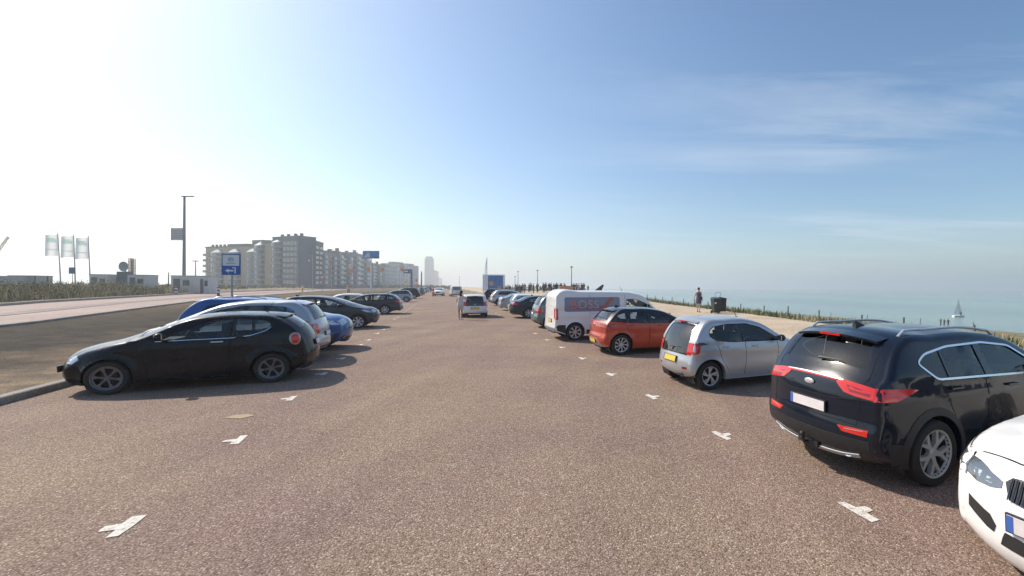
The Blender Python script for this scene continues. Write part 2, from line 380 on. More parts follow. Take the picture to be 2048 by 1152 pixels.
tag(b.build('faded_marking'), kind='structure')
# sea
def m_sea(t, p, nd, co, L):
    p.inputs['Base Color'].default_value = (.13, .21, .19, 1); p.inputs['Roughness'].default_value = .22
    p.inputs['Specular IOR Level'].default_value = .5
    mp = nd('ShaderNodeMapping'); mp.inputs['Rotation'].default_value = (0, 0, R(14)); mp.inputs['Scale'].default_value = (1, .35, 1); L(co, mp.inputs[0])
    n = nd('ShaderNodeTexNoise', i_Scale=.55, i_Detail=9.0, i_Roughness=.7); L(mp.outputs[0], n.inputs['Vector'])
    bb = nd('ShaderNodeBump', i_Strength=.6, i_Distance=.4); L(n.outputs[0], bb.inputs['Height']); L(bb.outputs[0], p.inputs['Normal'])
    n2 = nd('ShaderNodeTexNoise', i_Scale=.012, i_Detail=5.0); L(mp.outputs[0], n2.inputs['Vector'])
    r = ramp(nd, [(.35, (.18, .26, .25)), (.6, (.25, .33, .29))]); L(n2.outputs[0], r.inputs[0]); L(r.outputs[0], p.inputs['Base Color'])
SEA = texmat('sea_water', m_sea, .2)
SZ = -6.1
b = MB(); b.add([(-14000, -400, SZ), (16000, -400, SZ), (16000, 15000, SZ), (-14000, 15000, SZ)], [(0, 1, 2, 3)])
tag(b.build('sea', SEA), kind='structure')
# surf lines along the beach
FOAM = noisy('sea_foam', [(.3, (.62, .62, .60)), (.6, (.80, .80, .78)), (.8, (.85, .85, .84))], 2., 20., .4)
b = MB()
for off, wd, ph in ((59, 1.6, 0), (66, .8, 2), (74, .6, 4)):
    pr = None
    for k in range(240):
        y = 30+k*3.; x = float(np.interp(y, EY, EX))+off+1.5*math.sin(y*.035+ph)+.7*math.sin(y*.13+ph)
        ww = wd*(.5+.5*abs(math.sin(y*.08+ph)))
        cur = [(x, y, SZ+.05), (x+ww, y, SZ+.05)]
        if pr and not (off > 60 and math.sin(y*.045+ph) < .1): b.add([pr[0], pr[1], cur[1], cur[0]], [(0, 1, 2, 3)])
        pr = cur
tag(b.build('surf', FOAM), kind='stuff', label='thin white line of surf along the beach', cat='surf')
# marram grass on the seaward edge and dune scrub along the road
def blades(name, pts, label, cols, hmin, hmax, wd, spread=.06):
    b = MB()
    for i, c in enumerate(cols): b.mats.append(mat('grass_%s_%d' % (name, i), c, .85))
    for (x, y, sc_) in pts:
        z = Tz(x, y)-.08; a = random.uniform(0, 6.283); h = random.uniform(hmin, hmax)*sc_; l = random.uniform(.1, .5)*h
        dx, dy = math.cos(a)*l, math.sin(a)*l; wx, wy = -math.sin(a)*wd*sc_, math.cos(a)*wd*sc_
        b.cur = random.randrange(len(cols))
        b.add([(x-wx, y-wy, z), (x+wx, y+wy, z), (x+wx*.7+dx*.45, y+wy*.7+dy*.45, z+h*.6), (x-wx*.7+dx*.45, y-wy*.7+dy*.45, z+h*.6), (x+dx, y+dy, z+h)], [(0, 1, 2, 3), (3, 2, 4)])
    return tag(b.build(name), label, 'grass', kind='stuff')
pts = []
for k in range(17000):
    y = random.uniform(0, 1)**1.6*95+5; e = -.5+abs(random.gauss(0, 1.1)); n_ = math.sin(y*.9)+math.sin(y*.37+2)
    if e > 4 or (n_ < -.6 and random.random() < .75): continue
    pts.append((float(np.interp(y, EY, EX))+e+.25*math.sin(y*1.7), y, random.choice((.55, .8, 1, 1.2))))
blades('marram_grass', pts, 'green and straw marram grass along the seaward edge of the promenade', [(.13, .16, .05), (.21, .20, .09), (.34, .28, .15), (.08, .11, .04)], .12, .38, .022)

# ================================================================ VEHICLES
def catm(pts, step=.05):
    P = np.array(pts, float); n = len(P); ch = np.r_[0, np.cumsum(np.hypot(np.diff(P[:, 0]), np.diff(P[:, 1])))]
    d = np.diff(P, axis=0)/np.diff(ch)[:, None]; Mt = np.zeros_like(P); Mt[0] = d[0]; Mt[-1] = d[-1]
    h = np.diff(ch)
    for i in range(1, n-1): Mt[i] = (d[i-1]*h[i]+d[i]*h[i-1])/(h[i]+h[i-1])
    out = []; idx = []
    for i in range(n-1):
        k = max(2, int(math.ceil(h[i]/step)))
        for j in range(k):
            t = j/k; h00 = 2*t**3-3*t*t+1; h10 = t**3-2*t*t+t; h01 = -2*t**3+3*t*t; h11 = t**3-t*t
            out.append(h00*P[i]+h10*h[i]*Mt[i]+h01*P[i+1]+h11*h[i]*Mt[i+1]); idx.append(i+t)
    out.append(P[-1]); idx.append(n-1); return np.array(out), np.array(idx)
def inpoly(x, y, poly):
    c = False; n = len(poly); j = n-1
    for i in range(n):
        xi, yi = poly[i]; xj, yj = poly[j]
        if (yi > y) != (yj > y) and x < (xj-xi)*(y-yi)/(yj-yi+1e-15)+xi: c = not c
        j = i
    return c
def inpm(Q, poly):
    P = np.asarray(poly, float); x, y = Q[:, 0:1], Q[:, 1:2]; x1, y1 = P[:, 0], P[:, 1]; x2, y2 = np.roll(x1, 1), np.roll(y1, 1)
    c = ((y1 > y) != (y2 > y)) & (x < (x2-x1)*(y-y1)/(y2-y1+1e-15)+x1); return c.sum(1) % 2 == 1
def resamp(poly, step):
    o = []
    for i in range(len(poly)):
        a = np.array(poly[i]); c = np.array(poly[(i+1) % len(poly)]); k = max(1, int(math.ceil(np.hypot(*(c-a))/step)))
        for j in range(k): o.append(tuple(a+(c-a)*j/k))
    return o
def rnd(poly, r, n=3):     # round the corners of a polygon
    o = []
    m = len(poly)
    for i in range(m):
        p0, p1, p2 = [np.array(poly[(i+k-1) % m], float) for k in range(3)]
        a = p0-p1; c = p2-p1; la = np.hypot(*a); lc = np.hypot(*c); rr = min(r, la*.45, lc*.45)
        s0 = p1+a/la*rr; s1 = p1+c/lc*rr
        for k in range(n+1):
            t = k/n; o.append(tuple((1-t)**2*s0+2*t*(1-t)*p1+t*t*s1))
    return o
class Shell:
    def __init__(s, S):
        s.S = S; s.c, s.ci = catm(S['prof'], S.get('pstep', .05))
        s.x0 = s.c[:, 0].min(); s.x1 = s.c[:, 0].max()
        ch = np.r_[0, np.cumsum(np.hypot(np.diff(s.c[:, 0]), np.diff(s.c[:, 1])))]; s.q = ch
        s.wm = S['W']/2; s.rt = S['rt']; s.Ra = s.rt+S.get('archgap', .055)
    def Wm(s, x, z):
        S = s.S; x = np.asarray(x, float); z = np.asarray(z, float); w = np.full(x.shape, s.wm)
        w -= S.get('tf', .12)*(1-np.clip((s.x1-x)/.9, 0, 1))**2.2
        w -= S.get('tr', .08)*(1-np.clip((x-s.x0)/.7, 0, 1))**2.2
        zb = S['belt'](x); d = z-zb; k = S.get('tumble', .33)
        w -= np.where(d > -.12, np.where(d < .06, k*(d+.12)**2/.36, k*(.09+(d-.06))), 0)
        w -= .035*np.clip((.58-z)/.4, 0, 9)**2+.02*np.clip((z-.62)/.4, 0, 9)**2*(d < 0)
        cz = S.get('crease', .78)+S.get('crslope', -.03)*x
        w += .012*np.clip(1-np.abs(z-cz)/.05, 0, 1)-.008*np.clip(1-np.abs(z-(cz-.16))/.14, 0, 1)
        for ax in (0, S['wb']):
            r = np.hypot(x-ax, z-s.rt); w += S.get('flare', .018)*np.exp(-((r-s.Ra)/.07)**2)
        return w
    def sidem(s, xz, off=0., sg=1):
        A = np.asarray(xz, float).reshape(-1, 2); x, z = A[:, 0].copy(), A[:, 1].copy()
        a = s.c[:-1, :2]; e = s.c[1:, :2]-a; ee = np.maximum((e*e).sum(1), 1e-12)
        dx = x[:, None]-a[:, 0]; dz = z[:, None]-a[:, 1]
        t = np.clip((dx*e[:, 0]+dz*e[:, 1])/ee, 0, 1); ddx = dx-t*e[:, 0]; ddz = dz-t*e[:, 1]; d = np.hypot(ddx, ddz)
        i = d.argmin(1); r_ = np.arange(len(x)); best = d[r_, i]; ti = t[r_, i]
        cr = e[i, 0]*ddz[r_, i]-e[i, 1]*ddx[r_, i]          # > 0: outside the silhouette
        o = cr > 1e-9; x[o] = a[i[o], 0]+ti[o]*e[i[o], 0]; z[o] = a[i[o], 1]+ti[o]*e[i[o], 1]; best[o] = 0
        r = s.c[i, 3]*(1-ti)+s.c[i+1, 3]*ti; y = s.Wm(x, z); f = np.clip(1-best/r, 0, 1)
        y -= r*(1-np.sqrt(1-f*f))*.96
        nx = np.zeros_like(x); xo, zo = x, z
        if o.any() and off:      # keep the overlay proud where it was snapped to the outline
            nrm = np.stack([-e[i, 1], e[i, 0]], 1)/np.sqrt(ee[i])[:, None]; xo = x+np.where(o, nrm[:, 0]*off, 0); zo = z+np.where(o, nrm[:, 1]*off, 0)
        return [Vector(p) for p in zip(xo, sg*(y+off), zo)]
    def side(s, x, z, off=0., sg=1): return s.sidem([(x, z)], off, sg)[0]
    def W(s, x, z): return float(s.Wm(x, z))
    def qat(s, idx): return float(np.interp(idx, s.ci, s.q))
    def topm(s, qv, off=0.):
        A = np.asarray(qv, float).reshape(-1, 2); q, v = A[:, 0], A[:, 1]
        x, z, b, r = [np.interp(q, s.q, s.c[:, k]) for k in range(4)]; dq = .03
        qa, qb = np.minimum(q+dq, s.q[-1]), np.maximum(q-dq, 0)
        dx = np.interp(qa, s.q, s.c[:, 0])-np.interp(qb, s.q, s.c[:, 0]); dz = np.interp(qa, s.q, s.c[:, 1])-np.interp(qb, s.q, s.c[:, 1])
        l = np.maximum(np.hypot(dx, dz), 1e-9); nx, nz = -dz/l, dx/l
        ye = s.Wm(x, z)-r*.96; bb = b*(1-np.abs(v)**2.3)+off
        return [Vector(p) for p in zip(x+nx*bb, v*ye, z+nz*bb)]
    def top(s, q, v, off=0.): return s.topm([(q, v)], off)[0]
    def panel(s, b, outline, holes=(), where='side', sg=1, off=0., step=.09, extra=(), lip=0., cell=None):
        TS = .8
        if where == 'top': outline = [(s.qat(a), v*TS) for a, v in outline]; holes = [[(s.qat(a), v*TS) for a, v in h] for h in holes]
        loops = [resamp(outline, step)]+[resamp(h, step) for h in holes]
        vs = []; es = []
        for lp in loops:
            n = len(vs); vs += lp; es += [(n+i, n+(i+1) % len(lp)) for i in range(len(lp))]
        A = np.array(loops[0]); xa, za = A.min(0); xb, zb = A.max(0)
        gs = cell or step*1.1
        G = [(xa+(i+.5)*gs, za+(j+.5+.3*(i % 2))*gs) for i in range(int((xb-xa)/gs)+1) for j in range(int((zb-za)/gs)+1)]
        def inside(Q):
            k = inpm(Q, loops[0])
            for h in loops[1:]: k &= ~inpm(Q, h)
            return k
        if G:
            G = np.array(G); G = G[inside(G)]
            if len(G): G = G[np.hypot(A[None, :, 0]-G[:, 0:1], A[None, :, 1]-G[:, 1:2]).min(1) > gs*.45]; vs += [tuple(p) for p in G]
        if len(extra): Q = np.array(extra); vs += [tuple(p) for p in Q[inside(Q)]]
        V, E_, Fc, _, _, _ = delaunay_2d_cdt([Vector(p) for p in vs], es, [], 0, 1e-5)
        f2 = []
        C_ = np.array([(sum(V[i].x for i in f)/len(f), sum(V[i].y for i in f)/len(f)) for f in Fc]); kk = inside(C_)
        f2 = [tuple(f) for f, k in zip(Fc, kk) if k]
        if where == 'side':
            P = s.sidem([(p.x, p.y) for p in V], off, sg)
            f2 = [f[::-1] if sg > 0 else f for f in f2]
        else: P = s.topm([(p.x, p.y/TS) for p in V], off)
        b.add(P, f2)
        if lip:
            lp = loops[0]
            for hole in ([lp] if lip > 0 else [lp]+loops[1:]):
                if where == 'side': o1 = [s.side(p[0], p[1], off, sg) for p in hole]; o2 = [s.side(p[0], p[1], off-abs(lip), sg) for p in hole]
                else: o1 = [s.top(p[0], p[1]/TS, off) for p in hole]; o2 = [s.top(p[0], p[1]/TS, off-abs(lip)) for p in hole]
                n = len(hole); b.add(o1+o2, [(i, (i+1) % n, n+(i+1) % n, n+i) for i in range(n)])
    def ribbon(s, b, pts, wd, where='side', sg=1, off=.003, closed=False, step=.05):
        if where == 'top': pts = [(s.qat(a), v) for a, v in pts]
        P2 = []
        m = len(pts)
        for i in range(m if closed else m-1):
            a = np.array(pts[i]); c = np.array(pts[(i+1) % m]); k = max(1, int(math.ceil(np.hypot(*(c-a))/step)))
            for j in range(k): P2.append(tuple(a+(c-a)*j/k))
        if not closed: P2.append(tuple(pts[-1]))
        n = len(P2); vs = []
        for i, p in enumerate(P2):
            a = P2[(i-1) % n] if closed or i else p; c = P2[(i+1) % n] if closed or i < n-1 else p
            dx, dz = c[0]-a[0], c[1]-a[1]; l = math.hypot(dx, dz) or 1; nx, nz = -dz/l*wd/2, dx/l*wd/2
            for sgn in (-1, 1):
                qx, qz = p[0]+nx*sgn, p[1]+nz*sgn
                vs.append(s.side(qx, qz, off, sg) if where == 'side' else s.top(qx, max(-1, min(1, qz)), off))
        fs = [(2*i, 2*i+1, (2*((i+1) % n))+1, 2*((i+1) % n)) for i in range(n if closed else n-1)]
        b.add(vs, fs)
def arc(cx, cz, r, a0, a1, n=18): return [(cx+r*math.cos(a0+(a1-a0)*i/n), cz+r*math.sin(a0+(a1-a0)*i/n)) for i in range(n+1)]
def rimmesh(kind, r, wdt, face, dark):
    """rim in the wheel plane, outer face towards +y"""
    b = MB(); b.mt(dark)
    b.lathe([(r*.93, wdt*.45), (r*.88, wdt*.1), (r*.86, -wdt*.4), (0.001, -wdt*.4)], 28, 'y')
    b.mt(face); b.lathe([(r*.90, wdt*.30), (r*.935, wdt*.47), (r*1.0, wdt*.50), (r*1.0, wdt*.40)], 32, 'y')
    fn = lambda a0: (lambda x, t, h: (x*math.cos(a0)-t*math.sin(a0), h, x*math.sin(a0)+t*math.cos(a0)))
    def spoke(poly, ang, h0=wdt*.18, h1=wdt*.40):
        n = len(poly); f = fn(ang)
        b.add([f(x, t, h0 if k else h1-(.10*wdt if x < r*.35 else 0)) for k in (0, 1) for x, t in poly], [tuple(range(n))]+[(i, (i+1) % n, n+(i+1) % n, n+i) for i in range(n)])
    if kind == 'y5':
        for k in range(5):
            a = k*2*math.pi/5+.3
            spoke([(0, -r*.13), (r*.40, -r*.10), (r*.91, -r*.36), (r*.94, -r*.22), (r*.56, 0.0), (r*.94, r*.22), (r*.91, r*.36), (r*.40, r*.10), (0, r*.13)], a)
    elif kind == 'hole':
        for k in range(6):
            a = k*2*math.pi/6+.2
            spoke([(0, -r*.10), (r*.5, -r*.055), (r*.8, -r*.14), (r*.95, -r*.34), (r*.95, r*.34), (r*.8, r*.14), (r*.5, r*.055), (0, r*.10)], a)
        b.lathe([(r*.80, wdt*.36), (r*.92, wdt*.38)], 30, 'y')
    elif kind == 'twist':
        for k in range(5):
            a = k*2*math.pi/5
            spoke([(0, -r*.12), (r*.45, -r*.10), (r*.95, -r*.02), (r*.95, r*.17), (r*.45, r*.05), (0, r*.1)], a)
            spoke([(r*.25, -r*.02), (r*.5, r*.20), (r*.95, r*.48), (r*.95, r*.36), (r*.5, r*.10)], a)
    elif kind == 'turbine':
        for k in range(9):
            a = k*2*math.pi/9
            spoke([(0, -r*.05), (r*.5, -r*.02), (r*.94, r*.10), (r*.94, r*.30), (r*.5, r*.10), (0, r*.05)], a)
    else:
        for k in range(7):
            a = k*2*math.pi/7
            spoke([(0, -r*.08), (r*.5, -r*.09), (r*.95, -r*.17), (r*.95, r*.17), (r*.5, r*.09), (0, r*.08)], a)
    b.lathe([(0.001, wdt*.36), (r*.12, wdt*.36), (r*.17, wdt*.28), (r*.18, wdt*.1)], 16, 'y')
    b.mt(dark); b.lathe([(0.001, wdt*.05), (r*.55, wdt*.05), (r*.55, 0)], 20, 'y')
    return b
_rim = {}
def wheel(parent, x, y, rt, sg, kind, face, dark=None, wd=.20, rr=.70):
    dark = dark or DALLOY; r = rt*rr
    key = (kind, rt, face.name, dark.name, rr)
    if key not in _rim:
        t = MB(); t.mt(RUB)
        t.lathe([(r*.97, wd*.5-.012), (r*1.06, wd*.5), (rt*.93, wd*.5), (rt*.985, wd*.42), (rt, wd*.30), (rt, -wd*.30), (rt*.985, -wd*.42), (rt*.93, -wd*.5), (r, -wd*.5)], 36, 'y')
        o = t.build('wheel', smooth=40); q = rimmesh(kind, r, wd*.95, face, dark).build('rim', parent=o, smooth=30)
        _rim[key] = (o.data, q.data); bpy.data.objects.remove(q); bpy.data.objects.remove(o)
    a, c = _rim[key]
    o = bpy.data.objects.new('wheel', a); link(o); o.parent = parent; o.location = (x, sg*y, rt); o.rotation_euler = (0, random.uniform(0, 6.28), 0 if sg > 0 else math.pi)
    q = bpy.data.objects.new('rim', c); link(q); q.parent = o
    return o
def seats(parent, rows, zseat, wd, head=True, dashx=None, zb=.95, floor=None):
    b = MB(); b.mt(SEAT)
    for x, bench in rows:
        for y in ((-wd*.5, wd*.5) if not bench else (-wd*.62, 0, wd*.62)):
            w_ = .46 if not bench else .42
            b.box((x+.25, y, zseat-.05), (.5, w_, .16)); b.box((x-.05, y, zseat+.28), (.13, w_*.95, .58), M=Matrix.Rotation(R(-12), 3, 'Y'))
            if head: b.box((x-.13, y, zseat+.66), (.09, .24, .17)); b.tube([(x-.12, y-.05, zseat+.5), (x-.12, y-.05, zseat+.62)], .008, 6); b.tube([(x-.12, y+.05, zseat+.5), (x-.12, y+.05, zseat+.62)], .008, 6)
    if dashx:
        b.mt(INT); b.box((dashx, 0, zb-.14), (.42, wd*2.05, .22)); b.tube([(dashx-.42, wd*.5+.17*math.sin(a), zb-.04+.17*math.cos(a)) for a in [i*math.pi/8 for i in range(17)]], .013, 6)
        b.box((dashx+.05, 0, zb+.22), (.03, .18, .06))
    return b.build('seats', parent=parent, bevel=.035)
def ribpart(sh, parent, name, pts, wd, m, **k):
    b = MB(); sh.ribbon(b, pts, wd, **k); return b.build(name, m, parent)
def pan(sh, parent, name, m, specs, smooth=50, **k):
    b = MB()
    for sp in specs: sh.panel(b, sp[0], **{**dict(off=.004, step=.05), **k, **sp[1]})
    return b.build(name, m, parent, smooth=smooth)
def both(poly, **k): return [(poly, dict(where='side', sg=1, **k)), (poly, dict(where='side', sg=-1, **k))]

def build_car(name, S, col, label, cat, group):
    root = empty(name, (0, 0, 0), 0, label, cat, group); sh = Shell(S); wb = S['wb']; rt = S['rt']; Ra = sh.Ra; zs = S.get('sill', .20)
    P = [(p[0], p[1]) for p in sh.c]     # rear bottom -> roof -> nose bottom
    th = math.asin(max(-1, min(1, (zs-rt)/Ra)))
    bot = []
    for ax in (wb, 0): bot += arc(ax, rt, Ra, th, math.pi-th, 20)
    outline = P[::1][::-1]           # nose bottom -> ... -> rear bottom   (ccw? fixed below)
    outl = P+bot                      # cw in (x,z)
    dlo = S['dlo']; panes = S['panes']
    extra = []
    cs = sh.c
    for i in range(1, len(cs)-1):
        dx, dz = cs[i+1, 0]-cs[i-1, 0], cs[i+1, 1]-cs[i-1, 1]; l = math.hypot(dx, dz) or 1; nx, nz = dz/l, -dx/l
        r = cs[i, 3]
        for fr in (.04, .16, .42, .8, 1.15): extra.append((cs[i, 0]+nx*r*fr, cs[i, 1]+nz*r*fr))
    for ax in (0, wb):
        for dr in (.018, .045, .075, .11, .16, .22): extra += arc(ax, rt, Ra+dr, th-.3, math.pi-th+.3, 26)
    b = MB(); b.mt(col)
    TS = .8; st = S.get('step', .09)
    for sg in (1, -1): sh.panel(b, outl, [dlo], 'side', sg, step=st, extra=extra)
    # top strip (grid in index x v with rectangular-ish holes by CDT)
    gl = [S['rglass'], S['fglass']]
    holes = [resamp(h, .15) for h in gl if h]
    n = len(sh.ci); ob = [(i, -1.) for i in sh.ci]+[(i, 1.) for i in sh.ci[::-1]]
    # outline resampled by panel; supply interior extra points
    ex = [(sh.q[i], v*TS) for i in range(n) for v in (-.97, -.86, -.7, -.5, -.25, 0, .25, .5, .7, .86, .97)]
    sh.panel(b, ob, holes, 'top', step=.2, extra=ex, cell=9)
    # returns of arches and sill
    for sg in (1, -1):
        pts = []
        pts += arc(wb, rt, Ra, th, math.pi-th, 20)+arc(0, rt, Ra, th, math.pi-th, 20)+[P[0]]
        pts = [P[-1]]+pts
        o1 = [sh.side(x, z, 0, sg) for x, z in pts]; o2 = [Vector((p.x, p.y-sg*.10, p.z)) for p in o1]; m = len(pts)
        b.add(o1+o2, [(i, i+1, m+i+1, m+i) for i in range(m-1)])
    b.mt(GAP)
    for ln in S.get('gaps', []):
        for sg in (1, -1): sh.ribbon(b, ln, S.get('gapw', .011), 'side', sg, off=.0015)
    for ln in S.get('tgaps', []): sh.ribbon(b, ln, .011, 'top', off=.0015)
    body = b.build('body', parent=root, smooth=38, weld=True)
    if S.get('roofcol'):
        body.data.materials.append(S['roofcol'])
        for p in body.data.polygons:
            if p.material_index == 0 and S['rooftest'](p.center): p.material_index = 2
    # underbody + wheel housings
    b = MB(); b.mt(INT)
    hw = sh.wm-.16
    b.box(((wb)/2, 0, .30), (wb-2*Ra, hw*2, .16)); b.box((wb/2, 0, .34), (wb+.9, hw*1.2, .14)); b.box((sh.x0/2-.02, 0, .40), (-sh.x0-.12, hw*1.3, .22)); b.box((wb+(sh.x1-wb)/2-.02, 0, .36), (sh.x1-wb-.12, hw*1.3, .2))
    if S.get('cabin', True): b.box(((wb)/2-.1, 0, S.get('floorz', .50)), (wb-2*Ra+.9, hw*1.9, .06))
    for ax in (0, wb):
        for sg in (1, -1):
            a = arc(ax, rt, Ra+.004, th-.25, math.pi-th+.25, 16); y0 = min(sh.W(x_, max(z_, .3)) for x_, z_ in a)-.06; y1 = sh.wm-.42
            vs = [(x, sg*y0, z) for x, z in a]+[(x, sg*y1, z) for x, z in a]; k = len(a)
            b.add(vs, [(i, i+1, k+i+1, k+i) for i in range(k-1)]+[tuple(range(k, 2*k))])
    b.build('underbody', parent=root)
    # glazing
    if S.get('trimcol', GBLK):
        for sg in (1, -1):
            bb = MB(); sh.panel(bb, dlo, panes, 'side', sg, off=-.003, step=.07, lip=.02)
            bb.build('window_frame', S.get('trimcol', GBLK), root, smooth=50)
    gm = S.get('glass', GL)
    for i, pn in enumerate(panes):
        for sg in (1, -1):
            bb = MB(); sh.panel(bb, pn, (), 'side', sg, off=-.012, step=.12); bb.build('window', gm if i < S.get('nclear', 9) else GLD, root, smooth=60)
    if S['rglass']:
        bb = MB(); sh.panel(bb, S['rglass'], (), 'top', off=-.008, step=.12); bb.build('rear_window', S.get('rgm', GLD), root, smooth=60)
        rg = [(i, v) for i, v in S['rglass']]
    if S['fglass']:
        bb = MB(); sh.panel(bb, S['fglass'], (), 'top', off=-.008, step=.12); bb.build('windscreen', GL, root, smooth=60)
        for nm, gg in (('windscreen_seal', S['fglass']), ('rear_window_seal', S['rglass'])):
            if not gg: continue
            bb = MB(); TSq = .8
            cxm = np.mean([g_[0] for g_ in gg]); inner = [((i-cxm)*.93+cxm, v*.955) for i, v in gg]
            sh.panel(bb, gg, [inner], 'top', off=-.003, step=.12); bb.build(nm, GBLK, root, smooth=60)
    if S.get('seatrows'): seats(root, S['seatrows'], S.get('zseat', .52), sh.wm*.55*.85, dashx=S.get('dashx'), zb=S.get('dashz', .95))
    # bottom cladding
    if S.get('clad'):
        for nm, cm, polys in S['clad']:
            for poly, k in polys:
                if k.get('where') == 'top': b = MB(); sh.panel(b, poly, off=k.get('off', .006), where='top', step=.08, lip=.012); b.build(nm, cm, root, smooth=50)
                else:
                    for sg in (1, -1): b = MB(); sh.panel(b, poly, off=k.get('off', .008), where='side', sg=sg, step=.06, lip=.02); b.build(nm, cm, root, smooth=50)
    # lamps
    for nm, cm, sp in S.get('lamps', []):
        for sg in (1, -1):
            b = MB()
            for poly, wh in sp:
                if wh == 'side': sh.panel(b, poly, off=.004, where='side', sg=sg, step=.04, lip=.01)
                else: sh.panel(b, [(a, v*sg) for a, v in poly][::sg], off=.004, where='top', step=.04, lip=.01)
            b.build(nm, cm, root, smooth=50)
    for x, z, l in S.get('handles', []):
        for sg in (1, -1):
            p = sh.side(x, z, .0, sg); b = MB(); b.mt(S.get('handlecol', col))
            b.box((p.x, p.y+sg*.022, z), (l, .022, .028)); b.box((p.x+l*.42, p.y+sg*.008, z), (.03, .03, .026)); b.box((p.x-l*.42, p.y+sg*.008, z), (.03, .03, .026))
            b.build('door_handle', parent=root, bevel=.008)
    if S.get('mirror'):
        mx_, mz = S['mirror']
        for sg in (1, -1):
            p = sh.side(mx_, mz, 0, sg); b = MB(); b.mt(S.get('mirrorcol', col))
            b.ell((p.x-.02, p.y+sg*.15, mz+.06), (.075, .11, .075), 12, 8); b.mt(BLK); b.tube([(p.x, p.y-sg*.02, mz), (p.x, p.y+sg*.10, mz+.03)], .022, 6)
            b.mt(CHR); b.box((p.x-.085, p.y+sg*.15, mz+.06), (.012, .15, .095))
            b.build('mirror', parent=root, smooth=50)
    if S.get('wiper'):
        i0, v0, v1 = S['wiper']; b = MB(); n_ = 6
        b.tube([sh.top(sh.qat(i0+.04*k/n_), v0+(v1-v0)*k/n_, .03) for k in range(n_+1)], [.02, .014, .012, .010, .010, .008, .006], 6); b.build('wiper', BLK, root)
    for nm, cm, idx, v, dw, dh in S.get('plates', []):
        p = sh.top(sh.qat(idx), v, .0); b = MB(); nx = -1 if idx < len(S['prof'])/2 else 1
        p2 = sh.top(sh.qat(idx+.1), v, 0.); p1 = sh.top(sh.qat(idx-.1), v, 0.); tl = math.atan2((p2.x-p1.x)*(-nx), abs(p2.z-p1.z))
        tl = tl if nx < 0 else .08
        Mx = Matrix.Rotation(tl, 3, 'Y')
        b.mt(BLK); b.box((p.x+nx*.008, p.y, p.z), (.02, dw+.02, dh+.02), M=Mx); b.mt(cm); b.box((p.x+nx*.016, p.y, p.z), (.015, dw, dh), M=Mx)
        b.mt(BPL); b.box((p.x+nx*.0175, p.y+(-nx)*dw*.46*(1 if nx < 0 else 1), p.z), (.016, dw*.08, dh*.98), M=Mx)
        b.build('number_plate', parent=root)
    if S.get('spoiler'):
        i1, dl, dz_, wv, cm = S['spoiler']; b = MB(); N_ = 10; vs = []
        for k in range(N_+1):
            v = -wv+2*wv*k/N_; p = sh.top(sh.qat(i1), v, .008); q = Vector((p.x-dl*(1-.25*abs(v)**3), p.y*.985, p.z+dz_)); e = sh.top(sh.qat(i1-.35), v*.98, .01)
            vs += [p, q, q-Vector((-.012, 0, .028)), e]
        fs = []
        for k in range(N_):
            for j in range(3): fs.append((4*k+j, 4*k+j+1, 4*k+4+j+1, 4*k+4+j))
        fs += [(0, 3, 2, 1), (4*N_, 4*N_+1, 4*N_+2, 4*N_+3)]
        b.add(vs, [f[::-1] for f in fs]); b.build('spoiler', cm or col, root, smooth=30)
        if S.get('brakelight', True):
            b = MB(); c_ = vs[4*(N_//2)+1]; b.box((c_.x-.004, 0, c_.z-.014), (.02, S.get('blw', .30), .022)); b.build('brake_lamp', REDL, root)
    if S.get('antenna'):
        i_, kind = S['antenna']; p = sh.top(sh.qat(i_), 0, 0); b = MB()
        if kind == 'fin': b.add([(p.x-.09, -.03, p.z-.01), (p.x-.09, .03, p.z-.01), (p.x+.10, .02, p.z-.01), (p.x+.10, -.02, p.z-.01), (p.x-.09, -.008, p.z+.065), (p.x-.09, .008, p.z+.065), (p.x-.03, 0, p.z+.055)], [(0, 4, 5, 1), (0, 3, 6, 4), (1, 5, 6, 2), (3, 2, 6), (4, 6, 5)])
        else: b.tube([(p.x, 0, p.z-.01), (p.x-.12, 0, p.z+.22)], [.008, .004], 6); b.box((p.x, 0, p.z), (.05, .04, .025))
        b.build('antenna', BLK, root)
    # rails
    if S.get('rails'):
        i0, i1 = S['rails']
        for sg in (1, -1):
            pts = [sh.top(sh.qat(i0+(i1-i0)*k/14), sg*.93, .0) + Vector((0, 0, .045*math.sin(math.pi*min(1, max(0, k/14*5 if k < 3 else (14-k)/14*5 if k > 11 else .5)))**.6 if 0 < k < 14 else -.005)) for k in range(15)]
            b = MB(); b.tube(pts, .016, 6); b.build('roof_rail', SILV, root, smooth=60)
    if S.get('exhaust'):
        ex_, ey, ez = S['exhaust']
        for yy in (ey if isinstance(ey, tuple) else (ey,)):
            b = MB(); b.mt(CHR); b.lathe([(.036, -.07), (.045, -.075), (.045, .06)], 16, 'y'); b.mt(INT); b.lathe([(.001, -.03), (.040, -.03)], 16, 'y')
            o = b.build('exhaust', parent=root, smooth=40); o.rotation_euler = (0, 0, R(-90)); o.location = (ex_, yy, ez); o.scale = (1.5, 1, 1)
    if S.get('badge'):
        for i_, v, dx, dz__, cm in S['badge']:
            p = sh.top(sh.qat(i_), v, .012); b = MB(); b.ell((p.x, p.y, p.z), (.012, dx, dz__), 16, 8); b.build('badge', cm, root, smooth=60)
    for sg in (1, -1):
        for ax in (0, wb):
            wheel(root, ax, sh.W(ax, rt+Ra)-.115+S.get('track', 0), rt, sg, S.get('rim', 'plain'), S.get('rimcol', SILV), S.get('rimdark'), S.get('tw', .2), S.get('rr', .70))
    return root, sh
